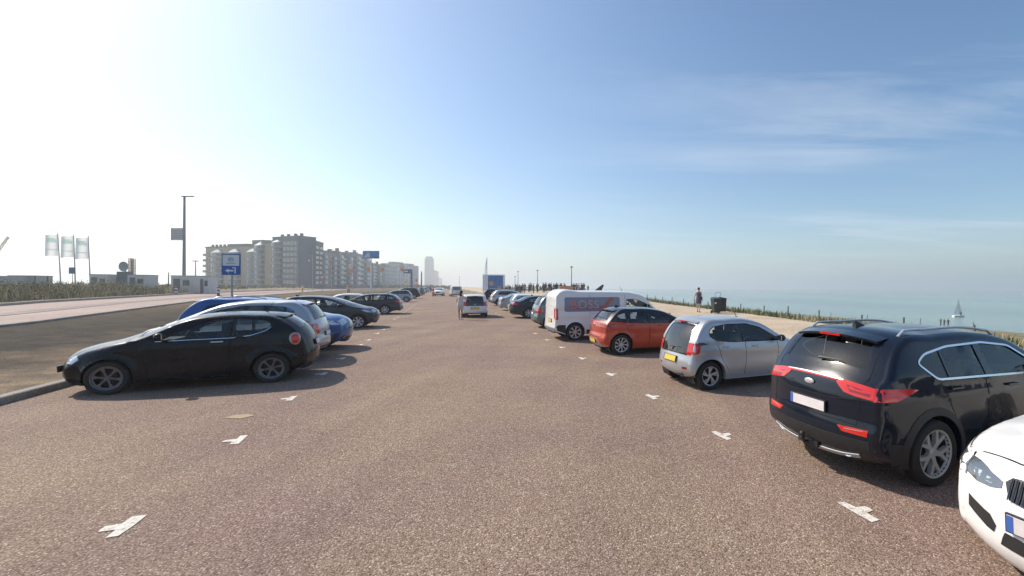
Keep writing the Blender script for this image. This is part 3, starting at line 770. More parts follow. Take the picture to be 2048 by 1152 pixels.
def place(root, refx, refy, px, py, hdg, z=None):
    """stand the vehicle so that its local ground point (refx,refy) is where the survey photo shows it"""
    a = R(hdg); X, Y = ground(px, py)
    ox = X-(refx*math.cos(a)-refy*math.sin(a)); oy = Y-(refx*math.sin(a)+refy*math.cos(a))
    stand(root, ox, oy, hdg)
def stand(root, ox, oy, hdg, sz=1.):
    a = R(hdg); c, s_ = math.cos(a), math.sin(a); zr = Tz(ox, oy); zf = Tz(ox+2.5*c, oy+2.5*s_)
    zl = Tz(ox-.75*s_, oy+.75*c); zr_ = Tz(ox+.75*s_, oy-.75*c)
    fx = Vector((c*2.5, s_*2.5, zf-zr)).normalized(); ly = Vector((-s_*1.5, c*1.5, zl-zr_)); up = fx.cross(ly).normalized(); ly = up.cross(fx)
    Mx = Matrix((fx, ly, up)).transposed().to_4x4(); Mx = Mx @ Matrix.Diagonal((1, 1, sz, 1)); Mx.translation = Vector((ox, oy, zr+.001)); root.matrix_world = Mx

def cladpolys(S, band=.085, zt=.40, rear=.52, front=.55):
    rt, wb, Ra = S['rt'], S['wb'], S['rt']+S.get('archgap', .055); zs = S.get('sill', .2); th = math.asin((zs-rt)/Ra); o = []
    for ax in (0, wb): o.append((arc(ax, rt, Ra+band, th*.8, math.pi-th*.8, 20)+arc(ax, rt, Ra+.004, math.pi-th, th, 20), {}))
    g = Ra+band*.7
    o.append(([(g, zs+.005), (wb-g, zs+.005), (wb-g, zt-.02), (wb-g-.1, zt), (g+.1, zt), (g, zt-.02)], dict(off=.006)))
    if rear:
        x0 = S['prof'][0][0]+.03
        o.append(([(x0, .28), (-g, zs+.07), (-g, rear-.02), (x0-.10, rear)], dict(off=.005)))
    if front:
        x1 = S['prof'][-1][0]
        o.append(([(wb+g, .27), (x1, .30), (x1+.09, front-.06), (x1+.06, front), (wb+g+.05, front-.04)], dict(off=.005)))
    return o
OUT_R = lambda *p: list(p)
SP = {}
SP['sportage'] = dict(W=1.855, wb=2.67, rt=.355, belt=lambda x: 1.12-.018*x, tumble=.36, tf=.15, tr=.10, crease=.96, crslope=-.02, sill=.24, step=.08,
    prof=[(-.60, .29, .10, .05), (-.75, .38, .12, .07), (-.79, .55, .12, .08), (-.76, .72, .12, .08), (-.75, .92, .12, .07), (-.71, 1.06, .12, .06), (-.64, 1.15, .12, .06), (-.38, 1.49, .10, .06), (-.26, 1.56, .07, .07), (.3, 1.60, .05, .08), (1.0, 1.60, .045, .08), (1.55, 1.52, .06, .07), (2.35, 1.13, .13, .06), (2.9, 1.04, .06, .12), (3.25, .92, .12, .14), (3.38, .74, .16, .1), (3.40, .5, .17, .08), (3.30, .27, .15, .05)],
    dlo=rnd([(.06, 1.145), (-.20, 1.33), (-.05, 1.41), (.35, 1.475), (1.0, 1.495), (1.5, 1.44), (2.1, 1.13), (2.05, 1.105)], .06),
    rglass=[(6.15, -.80), (6.15, .80), (6.98, .74), (6.98, -.74)], fglass=[(11.1, -.86), (11.1, .86), (11.95, .93), (11.95, -.93)],
    seatrows=[(.15, True), (1.25, False)], zseat=.66, dashx=2.15, dashz=1.10, floorz=.40,
    gaps=[[(.92, 1.12), (.93, .7), (.90, .40)], [(2.02, 1.10), (2.05, .8), (1.98, .4)], [(.50, .42), (.30, .80), (.10, 1.14)]],
    tgaps=[[(2.6, -.82), (5.0, -.84), (7.0, -.86)], [(2.6, .82), (5.0, .84), (7.0, .86)], [(2.62, -.82), (2.62, .82)], [(4.05, -.82), (3.85, -.4), (3.85, .4), (4.05, .82)]],
    handles=[(.36, 1.03, .20), (1.38, 1.00, .20)], mirror=(1.98, 1.13), mirrorcol=GBLK, wiper=(6.2, -.02, -.42), rails=(8.1, 10.9), antenna=(8.4, 'fin'),
    plates=[('p', WPL, 3.3, 0, .52, .11)], spoiler=(7.75, .20, -.035, .86, None), exhaust=(-.73, (.50, -.50), .34), rim='y5', rimcol=SILV, rimdark=BLK, rr=.73, tw=.235,
    lamps=[('tail_lamp', REDL, [([(4.35, .60), (4.25, .75), (4.2, 1.0), (5.1, 1.0), (5.12, .46), (4.85, .46)], 'top'), ([(-.80, .945), (-.55, .95), (-.24, 1.055), (-.4, 1.075), (-.74, 1.08)], 'side')]),
           ('tail_lamp_core', REDD, [([(4.45, .68), (4.42, .95), (4.75, .95), (4.85, .62)], 'top')]),
           ('reflector', REDL, [([(2.35, .56), (2.1, .64), (2.1, .98), (2.5, .98)], 'top')]),
           ('reversing_lamp', WHL, [([(2.28, .66), (2.18, .68), (2.18, .92), (2.40, .92)], 'top')])],
    badge=[(4.5, 0, .075, .034, SILV)])
S = SP['sportage']
S['clad'] = [('cladding', BLK, cladpolys(S)+[([(.05, -1), (.05, 1), (1.85, 1), (1.85, -1)], dict(where='top'))]),
             ('skid_strip', SATIN, [([(.80, -.82), (1.05, -.84), (1.0, -.6), (1.0, .6), (1.05, .84), (.80, .82), (.74, 0)], dict(where='top', off=.016))]),
             ('light_bar', REDL, [([(4.92, -.45), (4.92, .45), (5.02, .45), (5.02, -.45)], dict(where='top'))]),
             ('garnish', SILV, [([(5.03, -.55), (5.03, .55), (5.11, .55), (5.11, -.55)], dict(where='top'))])]
SP['c108'] = dict(W=1.615, wb=2.34, rt=.292, belt=lambda x: .99-.012*x, tumble=.34, tf=.15, tr=.10, crease=.80, crslope=.0, sill=.21, step=.07,
    prof=[(-.30, .27, .07, .05), (-.41, .36, .09, .07), (-.44, .52, .09, .09), (-.40, .70, .09, .08), (-.38, .80, .09, .07), (-.33, .97, .09, .06), (-.12, 1.31, .08, .06), (-.03, 1.39, .05, .08), (.4, 1.435, .035, .09), (1.0, 1.43, .035, .09), (1.35, 1.345, .06, .07), (2.02, .98, .12, .06), (2.40, .89, .06, .12), (2.68, .76, .10, .12), (2.77, .60, .14, .1), (2.78, .42, .15, .08), (2.70, .25, .12, .05)],
    dlo=rnd([(.12, 1.01), (-.02, 1.10), (-.01, 1.22), (.10, 1.30), (.45, 1.345), (.95, 1.345), (1.30, 1.26), (1.82, .975), (1.78, .955), (.5, .965)], .05),
    rglass=[(3.25, -.84), (3.25, .84), (5.95, .76), (5.95, -.76)], rgm=glassmat('hatch_glass', (.10, .13, .15), 1.6), fglass=[(10.1, -.86), (10.1, .86), (10.93, .92), (10.93, -.92)],
    seatrows=[(.10, True), (1.0, False)], zseat=.55, dashx=1.80, dashz=.96, floorz=.36,
    gaps=[[(.86, .96), (.88, .6), (.84, .28)], [(1.72, .95), (1.75, .7), (1.66, .28)], [(.42, .40), (.28, .60), (.16, .92)]], tgaps=[],
    handles=[(.36, .88, .15), (1.12, .87, .15)], mirror=(1.72, .97), mirrorcol=GBLK, wiper=(4.15, -.02, -.45), antenna=(9.6, 'rod'),
    plates=[('p', YPL, 2.35, 0, .50, .11)], spoiler=(6.7, .10, -.03, .82, None), blw=.28, rim='twist', rimcol=SILV, rimdark=BLK, rr=.68, tw=.175,
    lamps=[('tail_lamp', REDL, [([(3.15, .80), (3.15, 1.0), (4.95, 1.0), (4.9, .80)], 'top'), ([(-.48, .725), (-.27, .75), (-.22, .92), (-.34, .96)], 'side')]),
           ('lamp_shroud', GBLK, [([(-.30, .91), (-.05, .945), (-.10, .985), (-.34, .975)], 'side')]), ('reflector', REDD, [([(1.45, .70), (1.45, .92), (1.7, .92), (1.7, .70)], 'top')])],
    badge=[(3.95, 0, .035, .045, CHR)])
SP['c108']['clad'] = [('handle_strip', GBLK, [([(3.02, -.84), (3.02, .84), (3.3, .84), (3.3, -.84)], dict(where='top'))])]
SP['i20'] = dict(W=1.775, wb=2.58, rt=.318, belt=lambda x: 1.0-.012*x, tumble=.34, tf=.14, tr=.10, crease=.84, crslope=-.03, sill=.2, step=.08,
    prof=[(-.40, .27, .08, .05), (-.52, .36, .10, .07), (-.55, .50, .10, .08), (-.50, .66, .10, .08), (-.50, .80, .10, .07), (-.47, .93, .10, .06), (-.40, 1.01, .10, .05), (-.10, 1.31, .08, .06), (.0, 1.375, .05, .07), (.5, 1.41, .04, .08), (1.0, 1.40, .04, .08), (1.45, 1.325, .06, .07), (2.3, .96, .12, .06), (2.75, .86, .06, .12), (3.0, .73, .12, .12), (3.08, .56, .16, .1), (3.06, .40, .16, .08), (2.97, .25, .14, .05)],
    dlo=rnd([(-.34, 1.035), (-.14, 1.22), (.05, 1.29), (.5, 1.325), (1.0, 1.32), (1.4, 1.24), (2.02, .985), (1.98, .955), (.9, .96), (.3, .985)], .04),
    rglass=[(6.1, -.84), (6.1, .84), (6.96, .78), (6.96, -.78)], fglass=[(11.1, -.86), (11.1, .86), (11.95, .93), (11.95, -.93)],
    seatrows=[(.15, True), (1.2, False)], zseat=.55, dashx=2.05, dashz=.96, floorz=.36,
    gaps=[[(.95, .96), (.96, .6), (.92, .28)], [(1.93, .95), (1.95, .7), (1.86, .28)], [(.45, .36), (.30, .64), (.12, .95)]], tgaps=[[(2.2, -.78), (6.0, -.82)], [(2.2, .78), (6.0, .82)], [(2.2, -.78), (2.2, .78)]],
    handles=[(.35, .90, .18), (1.35, .88, .18)], mirror=(1.86, .98), mirrorcol=GBLK, wiper=(6.15, 0, -.45), antenna=(8.4, 'fin'), roofcol=paint('phantom_black', (.010, .011, .014)), rooftest=lambda c: c.z > 1.03 or (c.z > .995 and c.x > 1.5),
    plates=[('p', YPL, 1.5, 0, .52, .11)], spoiler=(7.75, .17, -.035, .84, paint('phantom_black', (.010, .011, .014))), rim='turbine', rimcol=SILV, rimdark=BLK, rr=.70, tw=.20,
    lamps=[('tail_lamp', REDD, [([(4.2, .62), (4.2, 1.0), (5.5, 1.0), (5.1, .62)], 'top'), ([(-.58, .83), (-.35, .84), (-.18, .98), (-.30, .985), (-.5, .94)], 'side')]), ('reflector', REDL, [([(1.35, .82), (1.35, .98), (1.65, .98), (1.65, .82)], 'top')])],
    badge=[(4.6, 0, .05, .03, CHR)])
SP['i20']['clad'] = [('diffuser', mat('satin_grey', (.42, .43, .44), .4, .3), [([(.05, -.80), (.05, .80), (1.0, .72), (1.9, .40), (1.9, -.40), (1.0, -.72)], dict(where='top'))]), ('lamp_strip', REDD, [([(4.85, -.62), (4.85, .62), (5.0, .62), (5.0, -.62)], dict(where='top'))])]
SP['mito'] = dict(W=1.72, wb=2.511, rt=.315, belt=lambda x: 1.02-.012*x, tumble=.36, tf=.19, tr=.13, crease=.82, crslope=-.0, sill=.19, step=.07, flare=.03,
    prof=[(-.46, .27, .10, .05), (-.60, .36, .12, .07), (-.64, .54, .12, .09), (-.60, .74, .12, .10), (-.54, .93, .12, .10), (-.46, 1.06, .12, .07), (-.10, 1.36, .10, .06), (.02, 1.42, .06, .08), (.4, 1.465, .04, .10), (.9, 1.47, .04, .10), (1.35, 1.40, .06, .08), (2.15, 1.02, .13, .07), (2.55, .93, .07, .16), (2.90, .81, .10, .18), (3.10, .68, .14, .14), (3.18, .52, .17, .1), (3.17, .36, .17, .08), (3.08, .22, .15, .05)],
    dlo=rnd([(1.84, .985), (1.6, 1.12), (1.22, 1.30), (.9, 1.375), (.5, 1.395), (.22, 1.375), (.06, 1.33), (.0, 1.25), (.12, 1.13), (.36, 1.045), (.68, 1.005)], .05),
    rglass=[(5.15, -.76), (5.15, .76), (5.96, .72), (5.96, -.72)], fglass=[(10.1, -.86), (10.1, .86), (10.95, .93), (10.95, -.93)],
    seatrows=[(.15, True), (1.05, False)], zseat=.52, dashx=1.95, dashz=.99, floorz=.34,
    gaps=[[(.66, 1.38), (.69, 1.0), (.72, .60), (.80, .26)], [(1.92, .98), (1.98, .7), (1.95, .26), (.80, .25)]], gapw=.022, tgaps=[],
    handles=[(.90, .93, .20)], handlecol=SILV, mirror=(1.76, 1.02), wiper=(5.2, 0, -.4), antenna=(7.6, 'rod'),
    plates=[('p', WPL, 3.1, 0, .50, .11), ('p', WPL, 15.3, .3, .4, .10)], spoiler=(6.75, .20, -.035, .84, None), rim='hole', rimcol=mat('alloy_grey', (.15, .145, .16), .35, .6), rimdark=BLK, rr=.73, tw=.21,
    lamps=[('headlamp', WHL, [([(3.16, .63), (3.02, .60), (2.92, .68), (2.98, .755), (3.08, .72)], 'side')])])
SP['mito']['clad'] = [('sill_trim', BLK, [([(.05, -.9), (.05, .9), (1.2, .8), (1.2, -.8)], dict(where='top')), ([(16.98, -.9), (16.98, .9), (15.6, .75), (15.6, -.75)], dict(where='top'))]), ('grille', GBLK, [([(14.1, -.16), (14.1, .16), (16.0, .05), (16.0, -.05)], dict(where='top'))])]
SP['mpv'] = dict(W=1.77, wb=2.62, rt=.32, belt=lambda x: 1.08-.02*x, tumble=.30, tf=.16, tr=.09, crease=.85, crslope=-.03, sill=.22,
    prof=[(-.48, .28, .08, .05), (-.62, .38, .10, .07), (-.66, .55, .10, .08), (-.62, .72, .10, .08), (-.60, .92, .10, .07), (-.54, 1.08, .10, .05), (-.26, 1.52, .09, .06), (-.16, 1.60, .05, .07), (.4, 1.645, .04, .08), (1.0, 1.64, .04, .08), (1.5, 1.55, .06, .07), (2.45, 1.08, .13, .06), (2.85, .96, .07, .12), (3.10, .82, .12, .12), (3.18, .64, .16, .1), (3.18, .45, .17, .08), (3.08, .25, .14, .05)],
    dlo=rnd([(-.22, 1.15), (-.10, 1.42), (.10, 1.52), (.5, 1.56), (1.0, 1.555), (1.5, 1.45), (2.35, 1.09), (2.3, 1.05), (.9, 1.07)], .05),
    rglass=[(5.1, -.86), (5.1, .86), (5.93, .82), (5.93, -.82)], fglass=[(10.1, -.86), (10.1, .86), (10.95, .93), (10.95, -.93)],
    seatrows=[(.15, True), (1.2, False)], zseat=.62, dashx=2.1, dashz=1.02, floorz=.38,
    gaps=[[(.95, 1.07), (.96, .6), (.92, .28)], [(2.0, 1.05), (2.02, .7), (1.92, .28)]],
    handles=[(.30, .98, .18), (1.30, .96, .18)], mirror=(1.95, 1.06), wiper=(5.15, 0, -.45), antenna=(7.4, 'rod'),
    plates=[('p', WPL, 3.0, 0, .5, .11)], spoiler=(6.7, .13, -.03, .86, None), rim='plain', rimcol=SILV, rimdark=DALLOY, tw=.20,
    lamps=[('tail_lamp', REDL, [([(3.2, .80), (3.2, 1.0), (4.75, 1.0), (4.75, .80)], 'top'), ([(-.70, .76), (-.45, .78), (-.42, 1.02), (-.58, 1.04)], 'side')]), ('reflector', REDD, [([(1.4, .7), (1.4, .95), (1.65, .95), (1.65, .7)], 'top')]),
           ('headlamp', WHL, [([(3.16, .70), (2.9, .72), (2.72, .88), (2.80, .92), (3.05, .84)], 'side'), ([(13.1, .62), (13.2, 1.), (14.0, 1.), (13.9, .6)], 'top')])])
SP['mpv']['clad'] = [('bumper_trim', BLK, [([(.05, -.9), (.05, .9), (1.3, .8), (1.3, -.8)], dict(where='top'))]), ('grille', GBLK, [([(14.9, -.7), (14.9, .7), (15.9, .6), (15.9, -.6)], dict(where='top')), ([(13.6, -.4), (13.6, .4), (14.1, .35), (14.1, -.35)], dict(where='top'))])]
def variant(base, **k):
    d = dict(SP[base]); d.update(k); return d
SP['blue'] = variant('mpv', W=1.85, wb=2.67, rt=.345, tf=.14, tr=.09, trimcol=GBLK, rails=(7.5, 9.8), antenna=(7.4, 'fin'), belt=lambda x: 1.08-.01*x, nclear=0,
    prof=[(-.60, .32, .08, .05), (-.74, .42, .10, .07), (-.78, .60, .10, .08), (-.74, .80, .10, .08), (-.72, .94, .10, .07), (-.66, 1.08, .10, .05), (-.32, 1.48, .09, .06), (-.22, 1.55, .05, .07), (.4, 1.60, .04, .08), (1.0, 1.595, .04, .08), (1.5, 1.52, .06, .07), (2.30, 1.12, .13, .06), (2.85, 1.03, .07, .12), (3.20, .92, .12, .13), (3.35, .78, .16, .1), (3.38, .52, .17, .08), (3.28, .28, .14, .05)],
    dlo=rnd([(-.20, 1.15), (-.02, 1.40), (.3, 1.475), (1.0, 1.49), (1.5, 1.42), (2.15, 1.13), (2.1, 1.10), (.9, 1.11)], .05),
    lamps=[('tail_lamp', REDL, [([(3.2, .72), (3.2, 1.0), (4.5, 1.0), (4.4, .72)], 'top'), ([(-.80, .88), (-.50, .92), (-.45, 1.02), (-.70, 1.04)], 'side')]),
           ('headlamp', WHL, [([(3.38, .78), (3.1, .80), (2.88, .93), (3.05, .955), (3.28, .90)], 'side'), ([(13.35, .50), (13.25, 1.), (14.15, 1.), (14.0, .50)], 'top')])])
S = SP['blue']
S['clad'] = [('cladding', BLK, cladpolys(S, .07, .40, .5)+[([(15.3, -.93), (15.3, .93), (16.9, .9), (16.9, -.9)], dict(where='top')), ([(.05, -1), (.05, 1), (1.9, 1), (1.9, -1)], dict(where='top'))]),
    ('grille', GBLK, [([(13.75, -.5), (13.75, .5), (14.6, .45), (14.6, -.45)], dict(where='top'))]), ('fog_lamp', WHL, [([(15.35, .72), (15.35, .84), (15.6, .84), (15.6, .72)], dict(where='top')), ([(15.35, -.72), (15.35, -.84), (15.6, -.84), (15.6, -.72)], dict(where='top'))])]
SP['niro'] = variant('blue', W=1.81, wb=2.70, rt=.33, nclear=9, prof=[(-.60, .32, .08, .05), (-.72, .42, .10, .07), (-.76, .60, .10, .08), (-.72, .80, .10, .08), (-.70, .92, .10, .07), (-.62, 1.06, .10, .05), (-.22, 1.42, .09, .06), (-.12, 1.48, .05, .07), (.4, 1.545, .04, .08), (1.0, 1.54, .04, .08), (1.5, 1.46, .06, .07), (2.45, 1.06, .13, .06), (2.90, .97, .07, .12), (3.20, .86, .12, .13), (3.33, .72, .16, .1), (3.34, .50, .17, .08), (3.24, .28, .14, .05)],
    dlo=rnd([(-.25, 1.10), (.0, 1.33), (.35, 1.41), (1.0, 1.43), (1.5, 1.36), (2.28, 1.07), (2.2, 1.04), (.9, 1.05)], .05), rails=None,
    lamps=[('tail_lamp', REDL, [([(3.2, .72), (3.2, 1.0), (4.5, 1.0), (4.4, .72)], 'top'), ([(-.78, .82), (-.50, .86), (-.45, .96), (-.68, 1.0)], 'side')]),
           ('headlamp', WHL, [([(3.28, .76), (3.05, .78), (2.80, .90), (2.98, .91), (3.16, .85)], 'side'), ([(13.2, .60), (13.1, 1.), (13.9, 1.), (13.9, .56)], 'top')])], panes=None)
SP['estate'] = variant('i20', W=1.82, wb=2.75, rt=.33, roofcol=None, tf=.16, belt=lambda x: .98-.01*x, wiper=(6.15, 0, -.4), tgaps=[], rim='plain',
    prof=[(-.80, .27, .08, .05), (-.94, .36, .10, .07), (-.98, .52, .10, .08), (-.94, .70, .10, .08), (-.92, .84, .10, .07), (-.88, .95, .10, .06), (-.82, 1.02, .10, .05), (-.42, 1.34, .08, .06), (-.30, 1.40, .05, .07), (.3, 1.435, .04, .08), (1.0, 1.425, .04, .08), (1.5, 1.33, .06, .07), (2.35, .98, .12, .06), (2.95, .88, .06, .12), (3.30, .75, .12, .12), (3.40, .58, .16, .1), (3.40, .40, .16, .08), (3.30, .25, .14, .05)],
    dlo=rnd([(-.72, 1.04), (-.42, 1.26), (0, 1.325), (.5, 1.345), (1.0, 1.34), (1.45, 1.25), (2.15, 1.0), (2.1, .965), (.9, .97)], .05), spoiler=(7.75, .14, -.03, .84, None),
    gaps=[[(.95, .96), (.96, .6), (.92, .28)], [(2.0, .95), (2.02, .7), (1.95, .28)]],
    lamps=[('tail_lamp', REDL, [([(4.0, .60), (4.0, 1.0), (5.3, 1.0), (5.1, .60)], 'top'), ([(-1.02, .82), (-.72, .84), (-.60, .96), (-.9, .98)], 'side')])], badge=[])
SP['estate']['clad'] = [('bumper_trim', BLK, [([(.05, -.9), (.05, .9), (1.1, .8), (1.1, -.8)], dict(where='top'))])]
SP['saloon'] = variant('estate', prof=[(-.80, .27, .08, .05), (-.98, .36, .10, .07), (-1.03, .52, .10, .08), (-1.0, .72, .10, .08), (-.98, .90, .10, .07), (-.92, 1.02, .10, .06), (-.62, 1.07, .08, .06), (.05, 1.34, .08, .07), (.25, 1.385, .05, .08), (.6, 1.415, .04, .08), (1.0, 1.41, .04, .08), (1.5, 1.32, .06, .07), (2.35, .97, .12, .06), (2.95, .88, .06, .12), (3.30, .75, .12, .12), (3.40, .58, .16, .1), (3.40, .40, .16, .08), (3.30, .25, .14, .05)],
    dlo=rnd([(-.25, 1.04), (.05, 1.20), (.4, 1.30), (.7, 1.325), (1.0, 1.32), (1.45, 1.24), (2.15, 1.0), (2.1, .965), (.9, .97)], .05), spoiler=None, wiper=None,
    lamps=[('tail_lamp', REDL, [([(4.0, .60), (4.0, 1.0), (4.9, 1.0), (4.9, .60)], 'top'), ([(-1.06, .84), (-.76, .86), (-.66, .96), (-.94, 1.0)], 'side')])])
SP['van'] = dict(W=1.92, wb=3.275, rt=.335, belt=lambda x: 1.25, tumble=.13, tf=.16, tr=.03, crease=.95, crslope=0, sill=.26, flare=.02, cabin=False, step=.1,
    prof=[(-.72, .36, .03, .04), (-.78, .45, .04, .05), (-.78, .70, .04, .05), (-.77, 1.05, .04, .05), (-.75, 1.45, .04, .06), (-.70, 1.78, .04, .07), (-.60, 1.88, .03, .10), (.3, 1.905, .03, .12), (1.5, 1.90, .03, .12), (2.4, 1.86, .04, .11), (2.85, 1.74, .08, .09), (3.45, 1.22, .14, .07), (3.80, 1.05, .08, .12), (3.98, .86, .14, .12), (4.02, .62, .17, .1), (4.0, .42, .16, .06), (3.92, .28, .12, .05)],
    dlo=rnd([(2.12, 1.20), (2.14, 1.60), (2.55, 1.60), (2.95, 1.45), (3.30, 1.22), (3.25, 1.15)], .05), rglass=None, fglass=[(10.1, -.88), (10.1, .88), (10.93, .93), (10.93, -.93)],
    seatrows=[(2.35, False)], zseat=.85, dashx=3.25, dashz=1.22, floorz=.5,
    gaps=[[(2.08, 1.75), (2.08, .4)], [(3.12, 1.15), (3.12, .4)], [(.62, 1.05), (2.05, 1.05)], [(.60, 1.78), (.60, .9)]], tgaps=[[(1.6, 0), (6, 0)], [(1.6, -.86), (6, -.86)], [(1.6, .86), (6, .86)]],
    handles=[(2.3, 1.02, .2)], handlecol=BLK, mirror=(3.05, 1.26), mirrorcol=BLK, antenna=(8.9, 'rod'), plates=[('p', YPL, 2.2, -.25, .5, .11)], rim='plain', rimcol=SILV, rimdark=BLK, tw=.21,
    lamps=[('tail_lamp', REDL, [([(2.45, .88), (2.45, 1.0), (3.5, 1.0), (3.5, .88)], 'top'), ([(-.80, .82), (-.66, .82), (-.66, 1.24), (-.80, 1.24)], 'side')])])
S = SP['van']
S['clad'] = [('cladding', BLK, [([(-.38, .28), (-.38, .62), (-.66, .62), (-.74, .56), (-.70, .40)], {}), ([(.45, .27), (2.8, .27), (2.8, .42), (.45, .42)], {})]),
    ('bumper', mat('bumper_grey', (.30, .31, .33), .5), [([(.1, -1), (.1, 1), (1.25, 1), (1.25, -1)], dict(where='top', off=.03))])]
SP['up'] = variant('c108', W=1.641, rt=.285, wb=2.42, belt=lambda x: 1.0, rgm=glassmat('hatch_glass', (.10, .13, .15), 1.6), wiper=(4.2, 0, -.4), rim='plain', tumble=.28,
    prof=[(-.34, .27, .05, .05), (-.44, .36, .06, .06), (-.46, .55, .06, .07), (-.43, .74, .06, .06), (-.42, .86, .06, .05), (-.38, 1.02, .06, .05), (-.25, 1.36, .06, .06), (-.16, 1.43, .04, .08), (.4, 1.47, .035, .09), (1.0, 1.46, .035, .09), (1.4, 1.37, .06, .07), (2.10, 1.0, .12, .06), (2.45, .91, .06, .12), (2.68, .78, .10, .12), (2.77, .60, .14, .1), (2.78, .42, .15, .08), (2.70, .25, .12, .05)],
    rglass=[(3.1, -.80), (3.1, .80), (5.95, .80), (5.95, -.80)], spoiler=(6.7, .08, -.03, .86, None),
    dlo=rnd([(.0, 1.03), (-.05, 1.30), (.4, 1.375), (.95, 1.37), (1.35, 1.29), (1.95, 1.01), (1.9, .98)], .05),
    lamps=[('tail_lamp', REDL, [([(3.2, .80), (3.2, 1.0), (5.0, 1.0), (5.0, .80)], 'top'), ([(-.48, .77), (-.33, .78), (-.28, 1.02), (-.40, 1.05)], 'side')])])
SP['up']['clad'] = [('bumper_trim', BLK, [([(.05, -.95), (.05, .95), (.6, .9), (.6, -.9)], dict(where='top'))])]
SP['bmw'] = variant('saloon', W=1.811, wb=2.81, rt=.33, tf=.17, tumble=.34, belt=lambda x: .97, flare=.02, step=.07,
    prof=[(-.80, .27, .08, .05), (-.98, .36, .10, .07), (-1.03, .52, .10, .08), (-1.0, .72, .10, .08), (-.98, .90, .10, .07), (-.92, 1.02, .10, .06), (-.62, 1.07, .08, .06), (.05, 1.34, .08, .07), (.25, 1.385, .05, .08), (.6, 1.415, .04, .08), (1.0, 1.41, .04, .08), (1.4, 1.33, .06, .07), (2.05, 1.02, .12, .06), (2.75, .96, .09, .12), (3.22, .84, .14, .13), (3.34, .72, .17, .09), (3.38, .60, .20, .07), (3.38, .42, .21, .07), (3.36, .28, .20, .06), (3.26, .20, .16, .04)],
    lamps=[('headlamp', mat('lamp_glass_grey', (.20, .21, .22), .08, .6, coat=1.), [([(15.22, .53), (15.0, .66), (14.6, .86), (14.35, 1.), (15.3, 1.), (15.6, .84), (15.62, .66), (15.5, .53)], 'top'), ([(3.37, .67), (3.20, .685), (3.02, .79), (3.10, .825), (3.30, .80)], 'side')]),
           ('headlamp_ring', WHL, [([(15.24, .64), (15.18, .72), (15.42, .73), (15.46, .65)], 'top'), ([(15.02, .79), (14.96, .89), (15.24, .91), (15.32, .81)], 'top')])],
    plates=[('p', WPL, 16.45, 0, .52, .12)], gaps=[[(3.32, .80), (3.05, .88), (2.2, .975)]], tgaps=[[(14.05, -.93), (14.45, -.45), (14.55, 0), (14.45, .45), (14.05, .93)]], fglass=[(11.1, -.86), (11.1, .86), (11.95, .93), (11.95, -.93)], rglass=[(6.1, -.84), (6.1, .84), (6.95, .78), (6.95, -.78)], rim='y5', mirror=(1.35, 1.0))
k_ = [([(15.0, .03), (14.92, .12), (14.98, .44), (15.2, .50), (15.85, .42), (16.0, .06)], dict(where='top', off=.012)), ([(15.0, -.03), (14.92, -.12), (14.98, -.44), (15.2, -.50), (15.85, -.42), (16.0, -.06)], dict(where='top', off=.012))]
SP['bmw']['clad'] = [('kidney_surround', GBLK, k_),
    ('air_intake', BLK, [([(16.9, .55), (16.6, .62), (16.35, .93), (16.85, .93), (17.25, .66), (17.3, .58)], dict(where='top', off=.004)), ([(16.9, -.55), (16.6, -.62), (16.35, -.93), (16.85, -.93), (17.25, -.66), (17.3, -.58)], dict(where='top', off=.004)), ([(17.0, -.45), (17.0, .45), (17.6, .5), (17.6, -.5)], dict(where='top', off=.004))])]
# window panes: split each glazed area by its pillars
def split_panes(dlo, cuts, ins=.018):
    xs_ = [p[0] for p in dlo]; cx = (min(xs_)+max(xs_))/2; zs_ = [p[1] for p in dlo]; cz = (min(zs_)+max(zs_))/2
    hw, hh = (max(xs_)-min(xs_))/2, (max(zs_)-min(zs_))/2
    inner = [(cx+(x-cx)*(1-ins/hw), cz+(z-cz)*(1-ins/hh)) for x, z in dlo]
    def clip(poly, sgn, xa, xb, za, zb):   # keep the side of the sloping line x=xa@za..xb@zb
        f = lambda p: sgn*(p[0]-(xa+(xb-xa)*(p[1]-za)/(zb-za))); o = []
        for i in range(len(poly)):
            a, c = poly[i], poly[(i+1) % len(poly)]; fa, fc = f(a), f(c)
            if fa >= 0: o.append(a)
            if (fa > 0 > fc) or (fa < 0 < fc): t = fa/(fa-fc); o.append((a[0]+t*(c[0]-a[0]), a[1]+t*(c[1]-a[1])))
        return o
    out_ = []; z0, z1 = min(zs_), max(zs_)
    edges = [None]+list(cuts)+[None]
    for i in range(len(edges)-1):
        p = inner
        if edges[i]: a, b_, w_ = edges[i]; p = clip(p, 1, a+w_/2, b_+w_/2, z0, z1)
        if edges[i+1]: a, b_, w_ = edges[i+1]; p = clip(p, -1, a-w_/2, b_-w_/2, z0, z1)
        q = []
        for k in p:
            if not q or math.hypot(k[0]-q[-1][0], k[1]-q[-1][1]) > .012: q.append(k)
        if math.hypot(q[0][0]-q[-1][0], q[0][1]-q[-1][1]) < .012: q.pop()
        if len(q) > 2: out_.append(q)
    return out_
CUTS = dict(sportage=[(.28, .22, .03), (.98, .90, .12)], c108=[(.88, .80, .10)], i20=[(.22, .18, .10), (.98, .92, .11)], mito=[(.68, .63, .06)], mpv=[(.12, .1, .05), (1.0, .95, .1)], blue=[(.15, .1, .05), (1.0, .95, .1)],
    niro=[(.15, .12, .05), (1.0, .95, .1)], estate=[(-.05, -.1, .06), (1.0, .95, .1)], saloon=[(.3, .25, .04), (1.0, .95, .1)], van=[], up=[(.85, .82, .1)], bmw=[(1.0, .95, .1)])
for k, c in CUTS.items(): SP[k]['panes'] = split_panes(SP[k]['dlo'], c)

